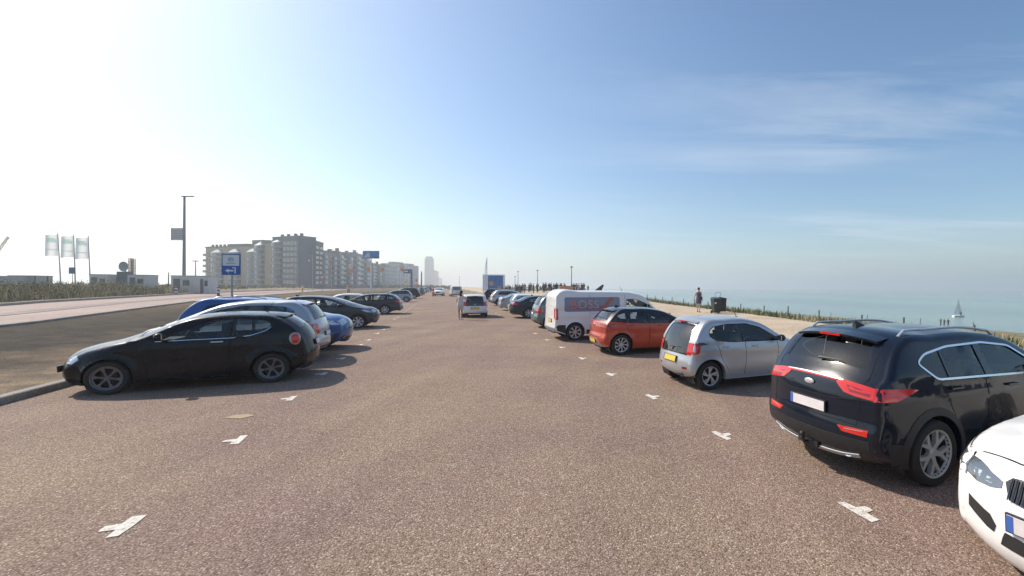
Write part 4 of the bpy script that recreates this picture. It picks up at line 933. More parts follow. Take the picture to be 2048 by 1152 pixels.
# ---- the cars, each built where the survey photo shows it
ROW = 22.35; GR = 'cars parked nose-in along the seaward side of the lot'; GLF = 'cars parked along the landward side of the lot'
P_NAVY = paint('navy_black', (.005, .009, .019), .0, .2, .6, .2); P_SILV = paint('silver', (.50, .51, .53), .55, .3); P_RED = paint('ember_red', (.50, .060, .022), .35, .35)
P_BLK = paint('deep_black', (.003, .004, .008), .0, .22, .35, .15); P_WHT = paint('white', (.80, .79, .77), 0., .35); P_BLUE = paint('mid_blue', (.012, .085, .28), .3); P_GREY = paint('slate_green_grey', (.030, .042, .050), .3, .3, .6, .2)
P_LS = paint('light_silver', (.42, .44, .47), .5); P_DG = paint('dark_grey', (.028, .034, .045), .3, .3, .6, .2); P_PB = paint('pale_blue_grey', (.26, .32, .38), .5); P_TEAL = paint('grey_teal', (.13, .17, .18), .5)
suv, sh = build_car('suv', SP['sportage'], P_NAVY, 'glossy dark navy suv with silver roof rails and red light bar across its tailgate', 'suv', GR)
rb = [(.06, 1.145), (-.19, 1.325), (-.05, 1.41), (.35, 1.475), (1.0, 1.495), (1.5, 1.44), (2.1, 1.13), (2.05, 1.105)]
for sg in (1, -1): b = MB(); sh.ribbon(b, rnd(rb, .06), .022, 'side', sg, off=.006, closed=True); b.build('window_trim', CHR, suv)
b = MB(); b.tube([(-.80, 0, .33), (-.93, 0, .31), (-.96, 0, .38)], .022, 8); b.ell((-.96, 0, .41), (.03, .03, .03)); b.box((-.78, 0, .31), (.2, .3, .06)); b.build('tow_bar', BLK, suv, smooth=50)
place(suv, 0, -.90, 1866, 972, 22.5)
c108, sh = build_car('small_hatchback', SP['c108'], P_SILV, 'small silver five-door hatchback with dark glass tailgate and yellow plate, right of the red hatchback', 'car', GR)
place(c108, 0, -.79, 1422, 781, 23.5)
i20, sh = build_car('hatchback', SP['i20'], P_RED, 'orange-red hatchback with black roof, right of the white van', 'car', GR)
place(i20, 0, -.87, 1243, 710.5, 22.5)
van, sh = build_car('panel_van', SP['van'], P_WHT, 'white panel van with a lettered grey panel on its side', 'van', GR)
PANB = mat('panel_blue_grey', (.22, .24, .31), .35, coat=.5); LET = mat('letter_salmon', (.62, .22, .22), .5); LET2 = mat('letter_grey', (.50, .36, .38), .5); ORB = mat('logo_orange', (.52, .13, .07), .5)
for sg in (1, -1):
    b = MB(); sh.panel(b, rnd([(-.42, 1.12), (-.42, 1.68), (1.85, 1.68), (1.85, 1.12)], .08), (), 'side', sg, off=.004, step=.1, lip=.006)
    pnl = b.build('side_panel', PANB, van, smooth=60)
    tcu = bpy.data.curves.new('letters', 'FONT'); tcu.body = 'BOSS'; tcu.size = .46; tcu.space_character = 1.15; tcu.offset = .012
    to = bpy.data.objects.new('letters', tcu); link(to); me = bpy.data.meshes.new_from_object(to); bpy.data.objects.remove(to)
    xm = max(v.co.x for v in me.vertices); b = MB(); b.mats = [LET, LET2]
    b.v = [tuple(sh.side(-.20+(v.co.x if sg < 0 else xm-v.co.x), 1.24+v.co.y, .022, sg)) for v in me.vertices]
    b.f = [tuple(p.vertices) for p in me.polygons]; b.m = [0 if (sum(me.vertices[i].co.x for i in p.vertices)/len(p.vertices) < xm*.30) == (True) else 1 for p in me.polygons]
    b.build('lettering', parent=pnl)
    b = MB(); fx = lambda x: x if sg < 0 else 1.6-x
    b.mt(ORB); sh.ribbon(b, [(fx(1.02), 1.10), (fx(1.38), 1.50)], .13, 'side', sg, off=.018); sh.ribbon(b, [(fx(1.34), 1.50), (fx(1.56), 1.64)], .12, 'side', sg, off=.020)
    b.build('logo', parent=pnl)
for z, a, c in ((1.32, .30, .52), (1.10, .40, .62), (1.04, .40, .66), (.98, .42, .60), (1.62, .2, .5)):
    i_ = float(np.interp(z, [.45, .70, 1.05, 1.45, 1.78], [1, 2, 3, 4, 5]))
    b = MB(); sh.panel(b, [(i_, -a), (i_, -c), (i_+.07, -c), (i_+.07, -a)], (), 'top', off=.003, step=.05); b.build('rear_sticker', LET2, van)
place(van, 0, -.93, 1150, 681.5, 22.3)
bmw, sh = build_car('saloon', SP['bmw'], P_WHT, 'bright white saloon with clear headlamp and black barred grille, nearest car on the right', 'car', GR)
b = MB()
for sg in (1, -1):
    for k in range(8):
        v = sg*(.08+.05*k); pts = [sh.top(sh.qat(15.03+.82*t/5), v, .022) for t in range(6)]; b.tube(pts, .005, 5)
b.build('grille_bars', mat('dark_chrome', (.12, .12, .13), .2, .9), bmw)
X, Y = US(3.72-(-3.55), 1.64); stand(bmw, X, Y, 180+ROW, .965)
sil, sh = build_car('wagon', SP['mpv'], P_TEAL, 'grey-green tall hatchback half hidden behind the white van', 'car', GR)
X, Y = US(4.95, 22.9); stand(sil, X, Y, ROW)
maz, sh = build_car('saloon', SP['saloon'], P_DG, 'dark blue-grey fastback saloon with red tail lamps, left of the grey-green hatchback', 'car', GR)
place(maz, 0, -.90, 1058, 636.5, ROW)
def far(base, swap, px, py, hdg, refx, refy, label, cat='car', group=GR, name=None):
    o = copy_tree(base, None, swap); tag(o, label, cat, group); o.name = name or base.name.split('.')[0]; place(o, refx, refy, px, py, hdg); return o
far(c108, {P_SILV: P_WHT}, 1023, 629, ROW, -.4, -.75, 'white small hatchback left of the dark fastback saloon')
far(maz, {P_DG: P_PB}, 1004, 621.5, ROW, -.9, -.8, 'low pale blue-grey saloon between the white hatchback and the silver suv')
b_, sh = build_car('suv', SP['blue'], P_BLUE, 'bright blue suv parked nose-out to the lot, behind the silver hatchback', 'suv', GLF)
X, Y = US(-6.38, 17.75); stand(b_, X, Y, ROW, 1.05)
far(b_, {P_BLUE: P_LS}, 985, 612, ROW, -.7, -.85, 'light silver suv left of the pale blue-grey saloon', 'suv')
far(b_, {P_BLUE: P_BLK}, 968, 603.5, ROW, -.7, -.85, 'black suv, farthest of the seaward row', 'suv')
# landward row
mito, sh = build_car('three_door_hatchback', SP['mito'], P_BLK, 'black three-door hatchback with grey five-hole alloy wheels, nearest car on the left', 'car', GLF)
for sg in (1, -1):
    b = MB(); b.mt(WHL)
    p = sh.side(-.40, .93, .0, sg); nrm = Vector((-.55, sg*.80, .12)).normalized(); Mq = nrm.to_track_quat('Z', 'Y').to_matrix()
    def ring(rr, hh):
        return [(Mq @ Vector((r_*math.cos(a)*.95, r_*math.sin(a)*1.15, h_)))+p for r_, h_ in zip(rr, hh) for a in [2*math.pi*k/20 for k in range(20)]]
    for m_, rr, hh in ((mat('lamp_bezel', (.42, .42, .45), .25, .5), (.12, .12, .095, .075), (.0, .025, .040, .045)), (REDL, (.098, .075, .04, .001), (.036, .062, .074, .077))):
        b.mt(m_); b.add(ring(rr, hh), [(i*20+k, i*20+(k+1) % 20, (i+1)*20+(k+1) % 20, (i+1)*20+k) for i in range(3) for k in range(20)])
    b.build('tail_lamp', parent=mito, smooth=60)
for sg in (1, -1): b = MB(); sh.ribbon(b, [(1.86, .978), (1.3, .99), (.68, .998), (.36, 1.036), (.12, 1.12), (.02, 1.20)], .014, 'side', sg, off=.006); b.build('window_trim', CHR, mito)
place(mito, 0, .84, 543, 765, 180+27.5)
mp_, sh = build_car('hatchback', SP['mpv'], P_LS, 'light silver tall hatchback right behind the black three-door', 'car', GLF)
X, Y = US(-3.82, 15.5); stand(mp_, X, Y, 180+ROW)
nir, sh = build_car('suv', SP['niro'], P_GREY, 'dark green-grey crossover facing the lot, beyond the bright blue suv', 'suv', GLF)
place(nir, 2.70, -.88, 716, 657, ROW)
far(c108, {P_SILV: P_WHT}, 733, 628, 180+ROW, -.45, .4, 'white hatchback mostly hidden behind the dark green-grey crossover', group=GLF)
es, sh = build_car('estate_car', SP['estate'], P_DG, 'dark grey estate car with orange-red tail lamps, beyond the green-grey crossover', 'car', GLF)
place(es, 0, .88, 770, 628.5, 180+ROW)
far(i20, {P_RED: P_PB}, 822, 604, 180+ROW, -.5, .8, 'pale blue-silver hatchback beyond the dark grey estate', group=GLF)
far(b_, {P_BLUE: P_BLK}, 838, 597.5, 180+ROW, -.7, .8, 'black suv beyond the pale blue-silver hatchback', 'suv', group=GLF)
far(mp_, {P_LS: P_TEAL}, 849, 591, 180+ROW, -.6, .8, 'green-grey hatchback third from the far end of the landward row', group=GLF)
far(es, {P_DG: P_LS}, 858, 586, 180+ROW, -.9, .8, 'silver estate second from the far end of the landward row', group=GLF)
far(mp_, {P_LS: P_DG}, 864, 583.5, 180+ROW, -.6, .8, 'dark hatchback at the far end of the landward row', group=GLF)
# in the aisle
up, sh = build_car('small_hatchback', SP['up'], P_WHT, 'small white hatchback stopped in the middle of the aisle seen from behind', 'car', 'cars standing in the aisle')
place(up, -.5, 0, 950, 635.5, 90+ROW)
o = copy_tree(van, None, {}); tag(o, 'silver-white van with dark rear window far down the aisle', 'van', 'cars standing in the aisle'); stand(o, *US(2.4, 90), 90+ROW+4)
for c in children(o):
    if c.name.startswith('side_panel') or c.name.startswith('rear_sticker'):
        for k in children(c): bpy.data.objects.remove(k)
        bpy.data.objects.remove(c)
b = MB(); shv = Shell(SP['van']); shv.panel(b, [(3.3, -.8), (3.3, .8), (4.9, .8), (4.9, -.8)], (), 'top', off=.006, step=.1); b.build('rear_window', mat('pane_violet', (.06, .08, .16), .1, coat=1.), o)
o = copy_tree(nir, None, {P_GREY: P_WHT}); tag(o, 'white crossover driving towards the camera at the far end of the aisle', 'suv', 'cars standing in the aisle'); stand(o, *US(-.5, 98), 270+ROW-6)

# ================================================================ SCRUB, BUILDINGS, STREET FURNITURE, PEOPLE
# ---- scrub along the landward side of the road
def bushes(name, spots, label, cols, leaf):
    b = MB(); b.mats = [mat('leaf_%s_%d' % (name, i), c, .8) for i, c in enumerate(cols)]
    for (x, y, r, h, n) in spots:
        z0 = Tz(x, y)-.1; base = random.randrange(len(cols))
        for k in range(n):
            th = random.uniform(0, 6.283); ph = math.acos(random.uniform(0, 1)); rr = random.uniform(.55, 1.08)
            px, py, pz = x+r*rr*math.sin(ph)*math.cos(th), y+r*rr*math.sin(ph)*math.sin(th), z0+h*rr*math.cos(ph)
            a = Vector((random.gauss(0, 1), random.gauss(0, 1), random.gauss(0, 1))).normalized()*leaf*random.uniform(.6, 1.5)
            c = Vector((random.gauss(0, 1), random.gauss(0, 1), random.gauss(0, 1))).normalized()*leaf*random.uniform(.4, .9)
            b.cur = base if random.random() < .65 else random.randrange(len(cols)); p = Vector((px, py, pz))
            b.add([p-a, p-c*.6, p+a, p+c*.6], [(0, 1, 2, 3)])
    return tag(b.build(name), label, 'shrubs', kind='stuff')
def roadfar(s_, d): u = roadu(s_)-RWf(s_)-.6-d; return US(u, s_)
sp = []
for k in range(900):
    s_ = random.uniform(10, 92); d = random.uniform(.6, 9); x, y = roadfar(s_, d)
    if y < 5: continue
    f = .55+.45*math.sin(s_*.33+d*.5)+.25*math.sin(s_*.9)
    if s_ > 86 and random.random() < .6: continue
    sp.append((x, y, random.uniform(.5, 1.2), random.uniform(.6, 1.25)*(1+.45*f), 46))
bushes('dune_scrub', sp, 'low dark olive scrub growing along the far kerb of the road', [(.085, .090, .040), (.13, .125, .055), (.20, .17, .08), (.28, .215, .12), (.050, .056, .034)], .13)
pts = []
for k in range(9000):
    s_ = random.uniform(10, 100); d = random.uniform(.3, 16); x, y = roadfar(s_, d)
    if y > 5: pts.append((x, y, random.choice((1., 1.4, 1.9))))
blades('dune_grass', pts, 'tall straw-coloured grass among the scrub beyond the road', [(.34, .28, .15), (.24, .23, .10), (.44, .36, .21)], .4, .95, .03)
sp = []
for k in range(900):
    s_ = random.uniform(95, 420); d = random.uniform(6, 30)+.1*s_*random.random(); x, y = roadfar(s_, d)
    sp.append((x, y, random.uniform(1.2, 3), random.uniform(.6, 1.3), 22))
bushes('dune_heath', sp, 'olive and straw dune heath below the apartment blocks', [(.10, .105, .05), (.17, .15, .08), (.25, .20, .12), (.07, .08, .04)], .5)
sp = []
for k in range(420):
    Y = random.uniform(330, 700); X = at(random.uniform(700, 905), Y); sp.append((X, Y, random.uniform(2, 5), random.uniform(1.5, 3.2), 16))
bushes('far_shrubs', sp, 'dark green line of shrubs at the far end of the lot', [(.05, .07, .035), (.08, .09, .045)], 1.2)
# ---- a few dry weeds on the verge
pts = []
for cx_p, cy_p in ((130, 659), (30, 676), (300, 640), (210, 700), (90, 720)):
    X0, Y0 = ground(cx_p, cy_p)
    for k in range(120): pts.append((X0+random.gauss(0, .35), Y0+random.gauss(0, .3), random.uniform(.2, .45)))
blades('verge_weeds', pts, 'small dry weeds scattered on the gravel verge', [(.22, .16, .07), (.12, .11, .05)], .15, .35, .02)

# ---- apartment buildings
BEI = mat('facade_beige', (.38, .32, .23), .85, var=.10, vscale=.6); GRYW = mat('facade_grey', (.15, .20, .22), .85, var=.1, vscale=.5)
BGL = mat('window_blue_glass', (.03, .07, .10), .12, .2, coat=.6); BFR = mat('bay_frame', (.13, .21, .27), .6); ROOFM = mat('roof_felt', (.16, .15, .14), .9); DKB = mat('facade_dark', (.09, .12, .14), .85, var=.12, vscale=.5)  # dark facade is a blue-grey wall tone for wing, darker blocks and chimneys
WHW = mat('white_render', (.42, .45, .46), .8)
class Bld:
    def __init__(s, name, A, B, label, group=None):
        s.A = Vector((A[0], A[1], 0)); s.d = (Vector((B[0], B[1], 0))-s.A); s.L = s.d.length; s.rz = math.atan2(s.d.y, s.d.x)
        s.z0 = min(Tz(A[0], A[1]), Tz(B[0], B[1]))-.5
        s.root = empty(name, (A[0], A[1], s.z0), s.rz, label, 'building', group)
    def box(s, name, x0, x1, y0, y1, z0, z1, m, par=None, bev=0):
        b = MB(); b.box(((x0+x1)/2, (y0+y1)/2, (z0+z1)/2), (x1-x0, y1-y0, z1-z0)); return b.build(name, m, par or s.root, bevel=bev)
    def bay(s, x0, x1, z0, z1, proj, n, roof=True):
        """rounded bay with continuous glazed bands; local y- is the street side"""
        b = MB(); k = 10; fh = (z1-z0)/n; prof = []
        def ring(z, e): return [((x0+x1)/2+(x1-x0)/2*(1+e)*math.cos(math.pi+math.pi*i/k), -proj*(1+e)*abs(math.sin(math.pi*i/k))**.6, z) for i in range(k+1)]
        zs_ = [z0]
        o = None
        b.mt(BFR)
        def band(za, zb, e, m):
            b.mt(m); b.add(ring(za, e)+ring(zb, e), [(i, i+1, k+2+i, k+1+i) for i in range(k)])
        for f in range(n): band(z0+f*fh, z0+f*fh+fh*.36, .02, BFR)
        p = b.build('bay', parent=s.root)
        for f in range(n):
            b = MB(); b.mt(BGL); za, zb = z0+f*fh+fh*.36, z0+(f+1)*fh; b.add(ring(za, 0)+ring(zb, 0), [(i, i+1, k+2+i, k+1+i) for i in range(k)])
            b.mt(BFR)
            for i in range(0, k+1, 2): r = ring(za, .01)[i]; b.box((r[0], r[1], (za+zb)/2), (.12, .12, zb-za))
            b.build('window', parent=p)
        if roof:
            b = MB(); r = ring(z1, .03); b.add(r+[((x0+x1)/2, .2, z1+(x1-x0)*.32)], [(i, i+1, k+1) for i in range(k)]); b.build('bay_roof', BFR, s.root)
        return p
    def windows(s, x0, x1, z0, z1, cols, rows, m=BGL, fw=.62, fh=.5, y=-.06):
        cw, rh = (x1-x0)/cols, (z1-z0)/rows
        for c in range(cols):
            for r in range(rows):
                xa = x0+cw*(c+.5-fw/2); za = z0+rh*(r+.5-fh/2); b = MB(); b.mt(m); b.box((xa+cw*fw/2, y+.02, za+rh*fh/2), (cw*fw, .08, rh*fh))
                b.mt(WHW); b.box((xa+cw*fw/2, y-.03, za), (cw*fw+.2, .12, .12)); b.box((xa+cw*fw/2, y-.02, za+rh*fh/2), (.09, .10, rh*fh-.13)); b.build('window', parent=s.root)
    def balconies(s, x0, x1, z0, z1, n):
        fh = (z1-z0)/n
        for f in range(n):
            z = z0+f*fh; b = MB(); b.mt(WHW); b.box(((x0+x1)/2, -.7, z), (x1-x0, 1.4, .16)); b.mt(BFR); b.box(((x0+x1)/2, -1.38, z+.6), (x1-x0, .05, 1.0)); b.build('balcony', parent=s.root)
def bpt(px, Y): return (at(px, Y), Y)
# first block
H = zat(495, 225)+.6
B = Bld('apartment_building', bpt(411, 228), bpt(527, 218), 'beige apartment block with three rounded glazed bays, left of the tall block'); L = B.L
B.box('wall', 0, L, 0, 14, 0, H-1.5, BEI); B.box('roof', -.3, L+.3, -.2, 14.2, H-1.5, H-1.0, ROOFM)
for i, x in enumerate((.13, .43, .74)): B.bay(L*x, L*(x+.19), 1.5, H-4.2, 1.9, 6)
B.balconies(.2, L*.10, 2.5, H-3, 6); B.windows(.2, L*.10, 2.5, H-3, 1, 6); 
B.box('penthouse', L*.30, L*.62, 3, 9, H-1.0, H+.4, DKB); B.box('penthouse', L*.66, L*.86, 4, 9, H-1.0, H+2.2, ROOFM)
for k in range(5): b = MB(); b.box((L*(.05+.07*k), 2, H-.4), (.8, .8, 1.2)); b.build('chimney', ROOFM, B.root)
# tall block
H = zat(474, 215)
B = Bld('apartment_building', bpt(513, 218), bpt(600, 205), 'tallest apartment block with a glass corner, blank beige pier and grey rear wing'); L = B.L
B.box('wall', 0, L*.42, 0, 14, 0, H-3.6, BEI); B.box('tower', L*.42+.05, L, -.8, 7, 0, H-1.4, mat('facade_teal', (.04, .10, .15), .6, var=.12, vscale=.4))
B.bay(L*.00, L*.19, 1.5, H-4.5, 2.0, 8); B.bay(L*.44, L*.63, 1.5, H-3.6, 2.6, 8); B.windows(L*.66, L*.98, 2, H-3, 4, 8, fw=.8, fh=.62, y=-.86)
B.box('roof', -.3, L*.42, -.3, 14.3, H-3.6, H-3.1, ROOFM); B.box('roof', L*.42, L+.2, -1, 7.2, H-1.4, H-.9, ROOFM)
b = MB()
for k in range(12): b.box((L*(.05+.033*k), -.1, H-2.6), (.1, .1, 1.0))
b.box((L*.24, -.1, H-2.1), (L*.40, .1, .1)); b.build('railing', BFR, B.root)
for k, x in enumerate((.5, .64, .8, .93)): b = MB(); b.box((L*x, 2, H-.2), (1.0, 1.0, 1.4)); b.build('chimney', DKB, B.root)
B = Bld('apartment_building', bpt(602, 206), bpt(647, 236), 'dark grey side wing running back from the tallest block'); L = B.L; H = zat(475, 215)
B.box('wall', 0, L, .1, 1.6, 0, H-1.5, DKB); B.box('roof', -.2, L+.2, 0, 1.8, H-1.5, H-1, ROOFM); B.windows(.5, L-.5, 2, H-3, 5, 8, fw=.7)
# stepped row
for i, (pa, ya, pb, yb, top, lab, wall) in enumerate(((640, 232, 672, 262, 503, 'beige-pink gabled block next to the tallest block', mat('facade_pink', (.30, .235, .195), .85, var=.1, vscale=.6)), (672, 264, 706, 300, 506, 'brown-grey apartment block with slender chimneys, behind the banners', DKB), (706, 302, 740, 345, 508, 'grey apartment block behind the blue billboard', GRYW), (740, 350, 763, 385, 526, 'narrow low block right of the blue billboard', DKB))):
    B = Bld('apartment_building', bpt(pa, ya), bpt(pb, yb), lab); L = B.L; H = zat(top, (ya+yb)/2)
    B.box('wall', 0, L, 0, 12, 0, H-1.2, wall); B.box('roof', -.2, L+.2, -.2, 12.2, H-1.2, H-.7, ROOFM)
    B.bay(L*.08, L*.32, 1.5, H-3, 1.6, 6); B.windows(L*.36, L*.62, 2, H-3, 2, 6); B.bay(L*.66, L*.9, 1.5, H-3, 1.6, 6)
    b = MB(); b.box((L*.2, 1.5, H+.3), (1.6, 1.6, 2.2)); b.build('chimney', ROOFM, B.root); b = MB(); b.box((L*.75, 1.5, H+.3), (1.6, 1.6, 2.2)); b.build('chimney', ROOFM, B.root)
for i, (pa, pb, Y, top, lab, wall) in enumerate(((772, 792, 430, 532, 'pale blue-grey low block beyond the narrow block', BFR), (790, 817, 470, 527, 'pale long block with rooftop masts behind the blue gantry', WHW), (815, 837, 520, 530, 'pale stepped block right of the blue gantry', BFR), (862, 877, 1250, 541, 'hazy lower slab joined to the distant tower', BFR), (877, 884, 1500, 556, 'hazy low block at the foot of the distant tower', WHW))):
    B = Bld('apartment_building', bpt(pa, Y), bpt(pb, Y+Y*.06), lab); L = B.L; H = zat(top, Y)
    B.box('wall', 0, L, 0, 15, 0, H, wall); B.box('roof', L*.2, L*.8, 3, 10, H, H+.03*H+1, ROOFM); B.windows(.5, L-.5, 2, H-1, 5, 5)
B = Bld('tower_building', bpt(849, 1230), bpt(862, 1230), 'hazy pale tower rising above the far end of the road'); L = B.L; H = zat(513, 1230)
B.box('wall', 0, L, 0, 18, 0, H-6, BFR); B.box('roof', L*.12, L*.88, 2, 16, H-6, H, BFR); B.windows(.6, L-.6, 4, H-8, 3, 12)

# ---- cabins and equipment beyond the road
CAB = mat('cabin_grey', (.40, .43, .46), .6, var=.08, vscale=1); CABD = mat('cabin_dark', (.10, .13, .16), .6); CABW = mat('cabin_white', (.58, .58, .56), .6, var=.06, vscale=2); STEEL = mat('galvanised', (.36, .37, .38), .45, .6); DSTEEL = mat('dark_steel', (.10, .10, .11), .5, .4)
def cabin(px0, px1, py, Y, depth, m, lab, door=CABD, name='cabin', cat='cabin', parts='door'):
    X0, X1 = at(px0, Y), at(px1, Y); w_ = X1-X0; zb = Tz((X0+X1)/2, Y)-.1; h = zat(py, Y)-zb
    r = empty(name, ((X0+X1)/2, Y, zb), R(12), lab, cat)
    b = MB(); b.mt(m); b.box((0, depth/2, h/2), (w_, depth, h)); b.build('wall', parent=r, bevel=.03)
    b = MB(); b.mt(STEEL); b.box((0, depth/2, h+.04), (w_+.1, depth+.1, .1)); b.build('roof', parent=r)
    if parts == 'door':
        b = MB(); b.mt(door); b.box((-w_*.22, -.03, h*.45), (min(.9, w_*.3), .06, h*.8)); b.build('door', parent=r)
        b = MB(); b.mt(BGL); b.box((w_*.22, -.03, h*.62), (w_*.3, .06, h*.3)); b.build('window', parent=r)
    else:
        b = MB(); b.mt(m)
        for k in range(max(3, int(w_/.35))): b.box((-w_/2+.17+k*.35, -.02, h/2), (.12, .06, h*.92))
        b.build('corrugation', parent=r)
    return r
cabin(-30, 22, 553, 60, 2.5, CAB, 'long grey container at the left edge, near the grass', parts='c', name='container', cat='container')
cabin(22, 63, 552, 62, 2.5, CAB, 'blue-grey container left of the two dark posts', parts='c', name='container', cat='container')
cabin(182, 212, 549.5, 72, 2.5, CABW, 'pale grey cabin right of the three flagpoles')
cabin(212, 246, 556, 76, 2.5, CABD, 'low dark blue container between the two pale cabins', parts='c', name='container', cat='container')
cabin(258, 288, 550.5, 68, 2.4, CABW, 'whitish cabin right of the round dish')
cabin(345, 381, 552, 74, 2.2, CABW, 'small white kiosk with dark openings at the foot of the tall mast', name='kiosk', cat='kiosk')
cabin(381, 400, 557, 76, 2.2, CABD, 'dark low kiosk between the two white ones', name='kiosk', cat='kiosk')
cabin(400, 416, 553, 74, 2.2, CABW, 'narrow white kiosk right of the small lamp', name='kiosk', cat='kiosk')
def pole(name, px, ytop, Y, r, lab, cat, m=STEEL, group=None, lean=0, rz=0):
    X = at(px, Y); z0 = Tz(X, Y)-.05; h = zat(ytop, Y)-z0; root = empty(name, (X, Y, z0), rz, lab, cat, group)
    b = MB(); b.tube([(0, 0, 0), (lean*.5, 0, h*.5), (lean, 0, h)], [r, r*.8, r*.6], 10); b.build('pole', m, root, smooth=60); return root, h
# tall mast with a ladder-like banner frame
r, h = pole('lamp_mast', 368, 393, 78, .26, 'tall grey lamp mast with a bracket arm and a square banner frame', 'lamp post', m=mat('mast_grey', (.25, .24, .25), .5, .3))
b = MB(); b.box((.55, 0, h+.02), (2.1, .35, .16)); b.build('lamp_head', DSTEEL, r, bevel=.04)
zt, zbm = zat(457, 78)-r.location.z, zat(480, 78)-r.location.z
b = MB(); b.mt(DSTEEL)
for z in (zt, zbm): b.box((-1.15, 0, z), (2.2, .1, .12))
b.box((-2.2, 0, (zt+zbm)/2), (.1, .1, zt-zbm)); b.box((-.2, 0, (zt+zbm)/2), (.1, .1, zt-zbm)); fr = b.build('banner_frame', parent=r)
b = MB(); b.mt(mat('banner_pale', (.56, .55, .56), .8, var=.1, vscale=3)); b.box((-1.2, 0, (zt+zbm)/2), (1.8, .03, (zt-zbm)*.92)); b.mt(mat('banner_ink', (.26, .26, .31), .8))
for k in range(4): b.box((-1.2, -.022, zbm+(zt-zbm)*(.18+.2*k)), (1.5, .02, .10))
b.build('banner', parent=fr)
r, h = pole('lamp_post', 391, 522, 76, .10, 'small lamp with a T-shaped head between the kiosks', 'lamp post'); b = MB(); b.box((0, 0, h), (.9, .3, .12)); b.build('lamp_head', DSTEEL, r)
# three flagpoles with pale banners
def clothmat(name, col):
    m = bpy.data.materials.new(name); m.use_nodes = True; t = m.node_tree; t.nodes.clear(); o = t.nodes.new('ShaderNodeOutputMaterial'); a = t.nodes.new('ShaderNodeBsdfDiffuse'); c = t.nodes.new('ShaderNodeBsdfTranslucent'); x = t.nodes.new('ShaderNodeMixShader'); x.inputs[0].default_value = .65
    n = t.nodes.new('ShaderNodeTexNoise'); n.inputs['Scale'].default_value = 2.; r_ = t.nodes.new('ShaderNodeValToRGB'); r_.color_ramp.elements[0].color = (*[q*.92 for q in col], 1); r_.color_ramp.elements[1].color = (*col, 1); t.links.new(n.outputs[0], r_.inputs[0])
    for s_ in (a, c): t.links.new(r_.outputs[0], s_.inputs[0])
    t.links.new(a.outputs[0], x.inputs[1]); t.links.new(c.outputs[0], x.inputs[2]); t.links.new(x.outputs[0], o.inputs[0]); return m
FLG = clothmat('flag_white', (.93, .94, .94)); TUR = clothmat('flag_turquoise', (.64, .88, .85))
for px, top, lean in ((122, 466, -.85), (151, 469, -.5), (181, 472, -.6)):
    r, h = pole('flagpole', px, top, 110, .14, {122: 'leftmost flagpole with a pale turquoise-marked banner', 151: 'middle one of the three flagpoles', 181: 'rightmost of the three flagpoles, beside the pale cabin'}[px], 'flagpole', group='three flagpoles beyond the road', lean=lean)
    b = MB(); b.mt(FLG); n = 8; w_ = 3.3; vs = []
    for k in range(n+1):
        t_ = k/n; vs += [(lean*.97-w_*t_, .25*math.sin(t_*7), h-.3-.2*t_), (lean*.97-w_*t_-.2, .25*math.sin(t_*7+1), h-5.6-.1*t_)]
    b.add(vs, [(2*k, 2*k+1, 2*k+3, 2*k+2) for k in range(n)])
    b.mt(TUR)
    for (a0, a1, z0_, z1_) in ((.15, .8, 1.6, 2.3), (.3, .7, 1.2, 1.6), (.05, .9, 3.9, 4.15)):
        vs = []
        for k in range(5):
            t_ = a0+(a1-a0)*k/4; vs += [(lean*.97-w_*t_, .25*math.sin(t_*7)-.03, h-z0_), (lean*.97-w_*t_, .25*math.sin(t_*7)-.03, h-z1_)]
        b.add(vs, [(2*k, 2*k+1, 2*k+3, 2*k+2) for k in range(4)])
    b.build('banner', parent=r, smooth=80)
# blue square sign, posts, dish, lattice column, crane jib
BLUE = mat('sign_blue', (.015, .10, .42), .4); BLUED = mat('sign_blue_dark', (.03, .10, .22), .5); WHS = mat('sign_white', (.75, .76, .78), .4)
r, h = pole('road_sign', 145, 536, 70, .05, 'square dark blue sign between the flagpoles', 'sign'); b = MB(); b.box((0, -.06, h-.4), (1.0, .04, 1.0)); b.build('sign_plate', BLUED, r)
for px, lab in ((70, 'dark post right of the blue-grey container'), (95, 'thick dark post left of the flagpoles')):
    r, h = pole('post', px, 552, 60, .12, lab, 'post', m=DSTEEL)
r, h = pole('post', 337, 545, 80, .10, 'dark post left of the white kiosk', 'post', m=DSTEEL)
X, Y = at(248, 74), 74; r = empty('satellite_dish', (X, Y, Tz(X, Y)), 0, 'round grey dish on a blue-grey equipment box', 'dish')
zc_ = zat(533, Y)-r.location.z
b = MB(); b.mt(mat('dish_grey', (.28, .32, .34), .6)); b.lathe([(.001, .28), (.35, .22), (.62, .08), (.80, -.08), (.82, -.10), (.62, .04), (.001, .22)], 24, 'y', (0, 0, zc_)); b.build('dish', parent=r, smooth=60)
b = MB(); b.mt(CABD); b.box((.1, 0, (zc_-.8)/2), (1.3, 1.2, zc_-.9)); b.build('equipment_box', parent=r); b = MB(); b.tube([(0, .2, zc_-1.2), (0, .2, zc_)], .10, 8); b.build('mount', STEEL, r)
for px, m_, lab, top in ((260.5, mat('lattice_pale', (.50, .40, .36), .6), 'pale lattice column right of the dish', 516), (267, mat('lattice_red', (.22, .085, .07), .6), 'dark red lattice column above the whitish cabin', 517)):
    X = at(px, 78); z0 = Tz(X, 78); h = zat(top, 78)-z0; r = empty('lattice_column', (X, 78, z0), .3, lab, 'column')
    b = MB()
    for sx in (-.16, .16):
        for sy in (-.16, .16): b.box((sx, sy, h/2), (.07, .07, h))
    for k in range(int(h/.5)):
        b.tube([(-.16, -.16, .5*k), (.16, -.16, .5*k+.5)], .03, 4); b.tube([(.16, .16, .5*k), (-.16, .16, .5*k+.5)], .03, 4); b.tube([(-.16, .16, .5*k), (-.16, -.16, .5*k+.5)], .03, 4)
    b.build('lattice', m_, r)
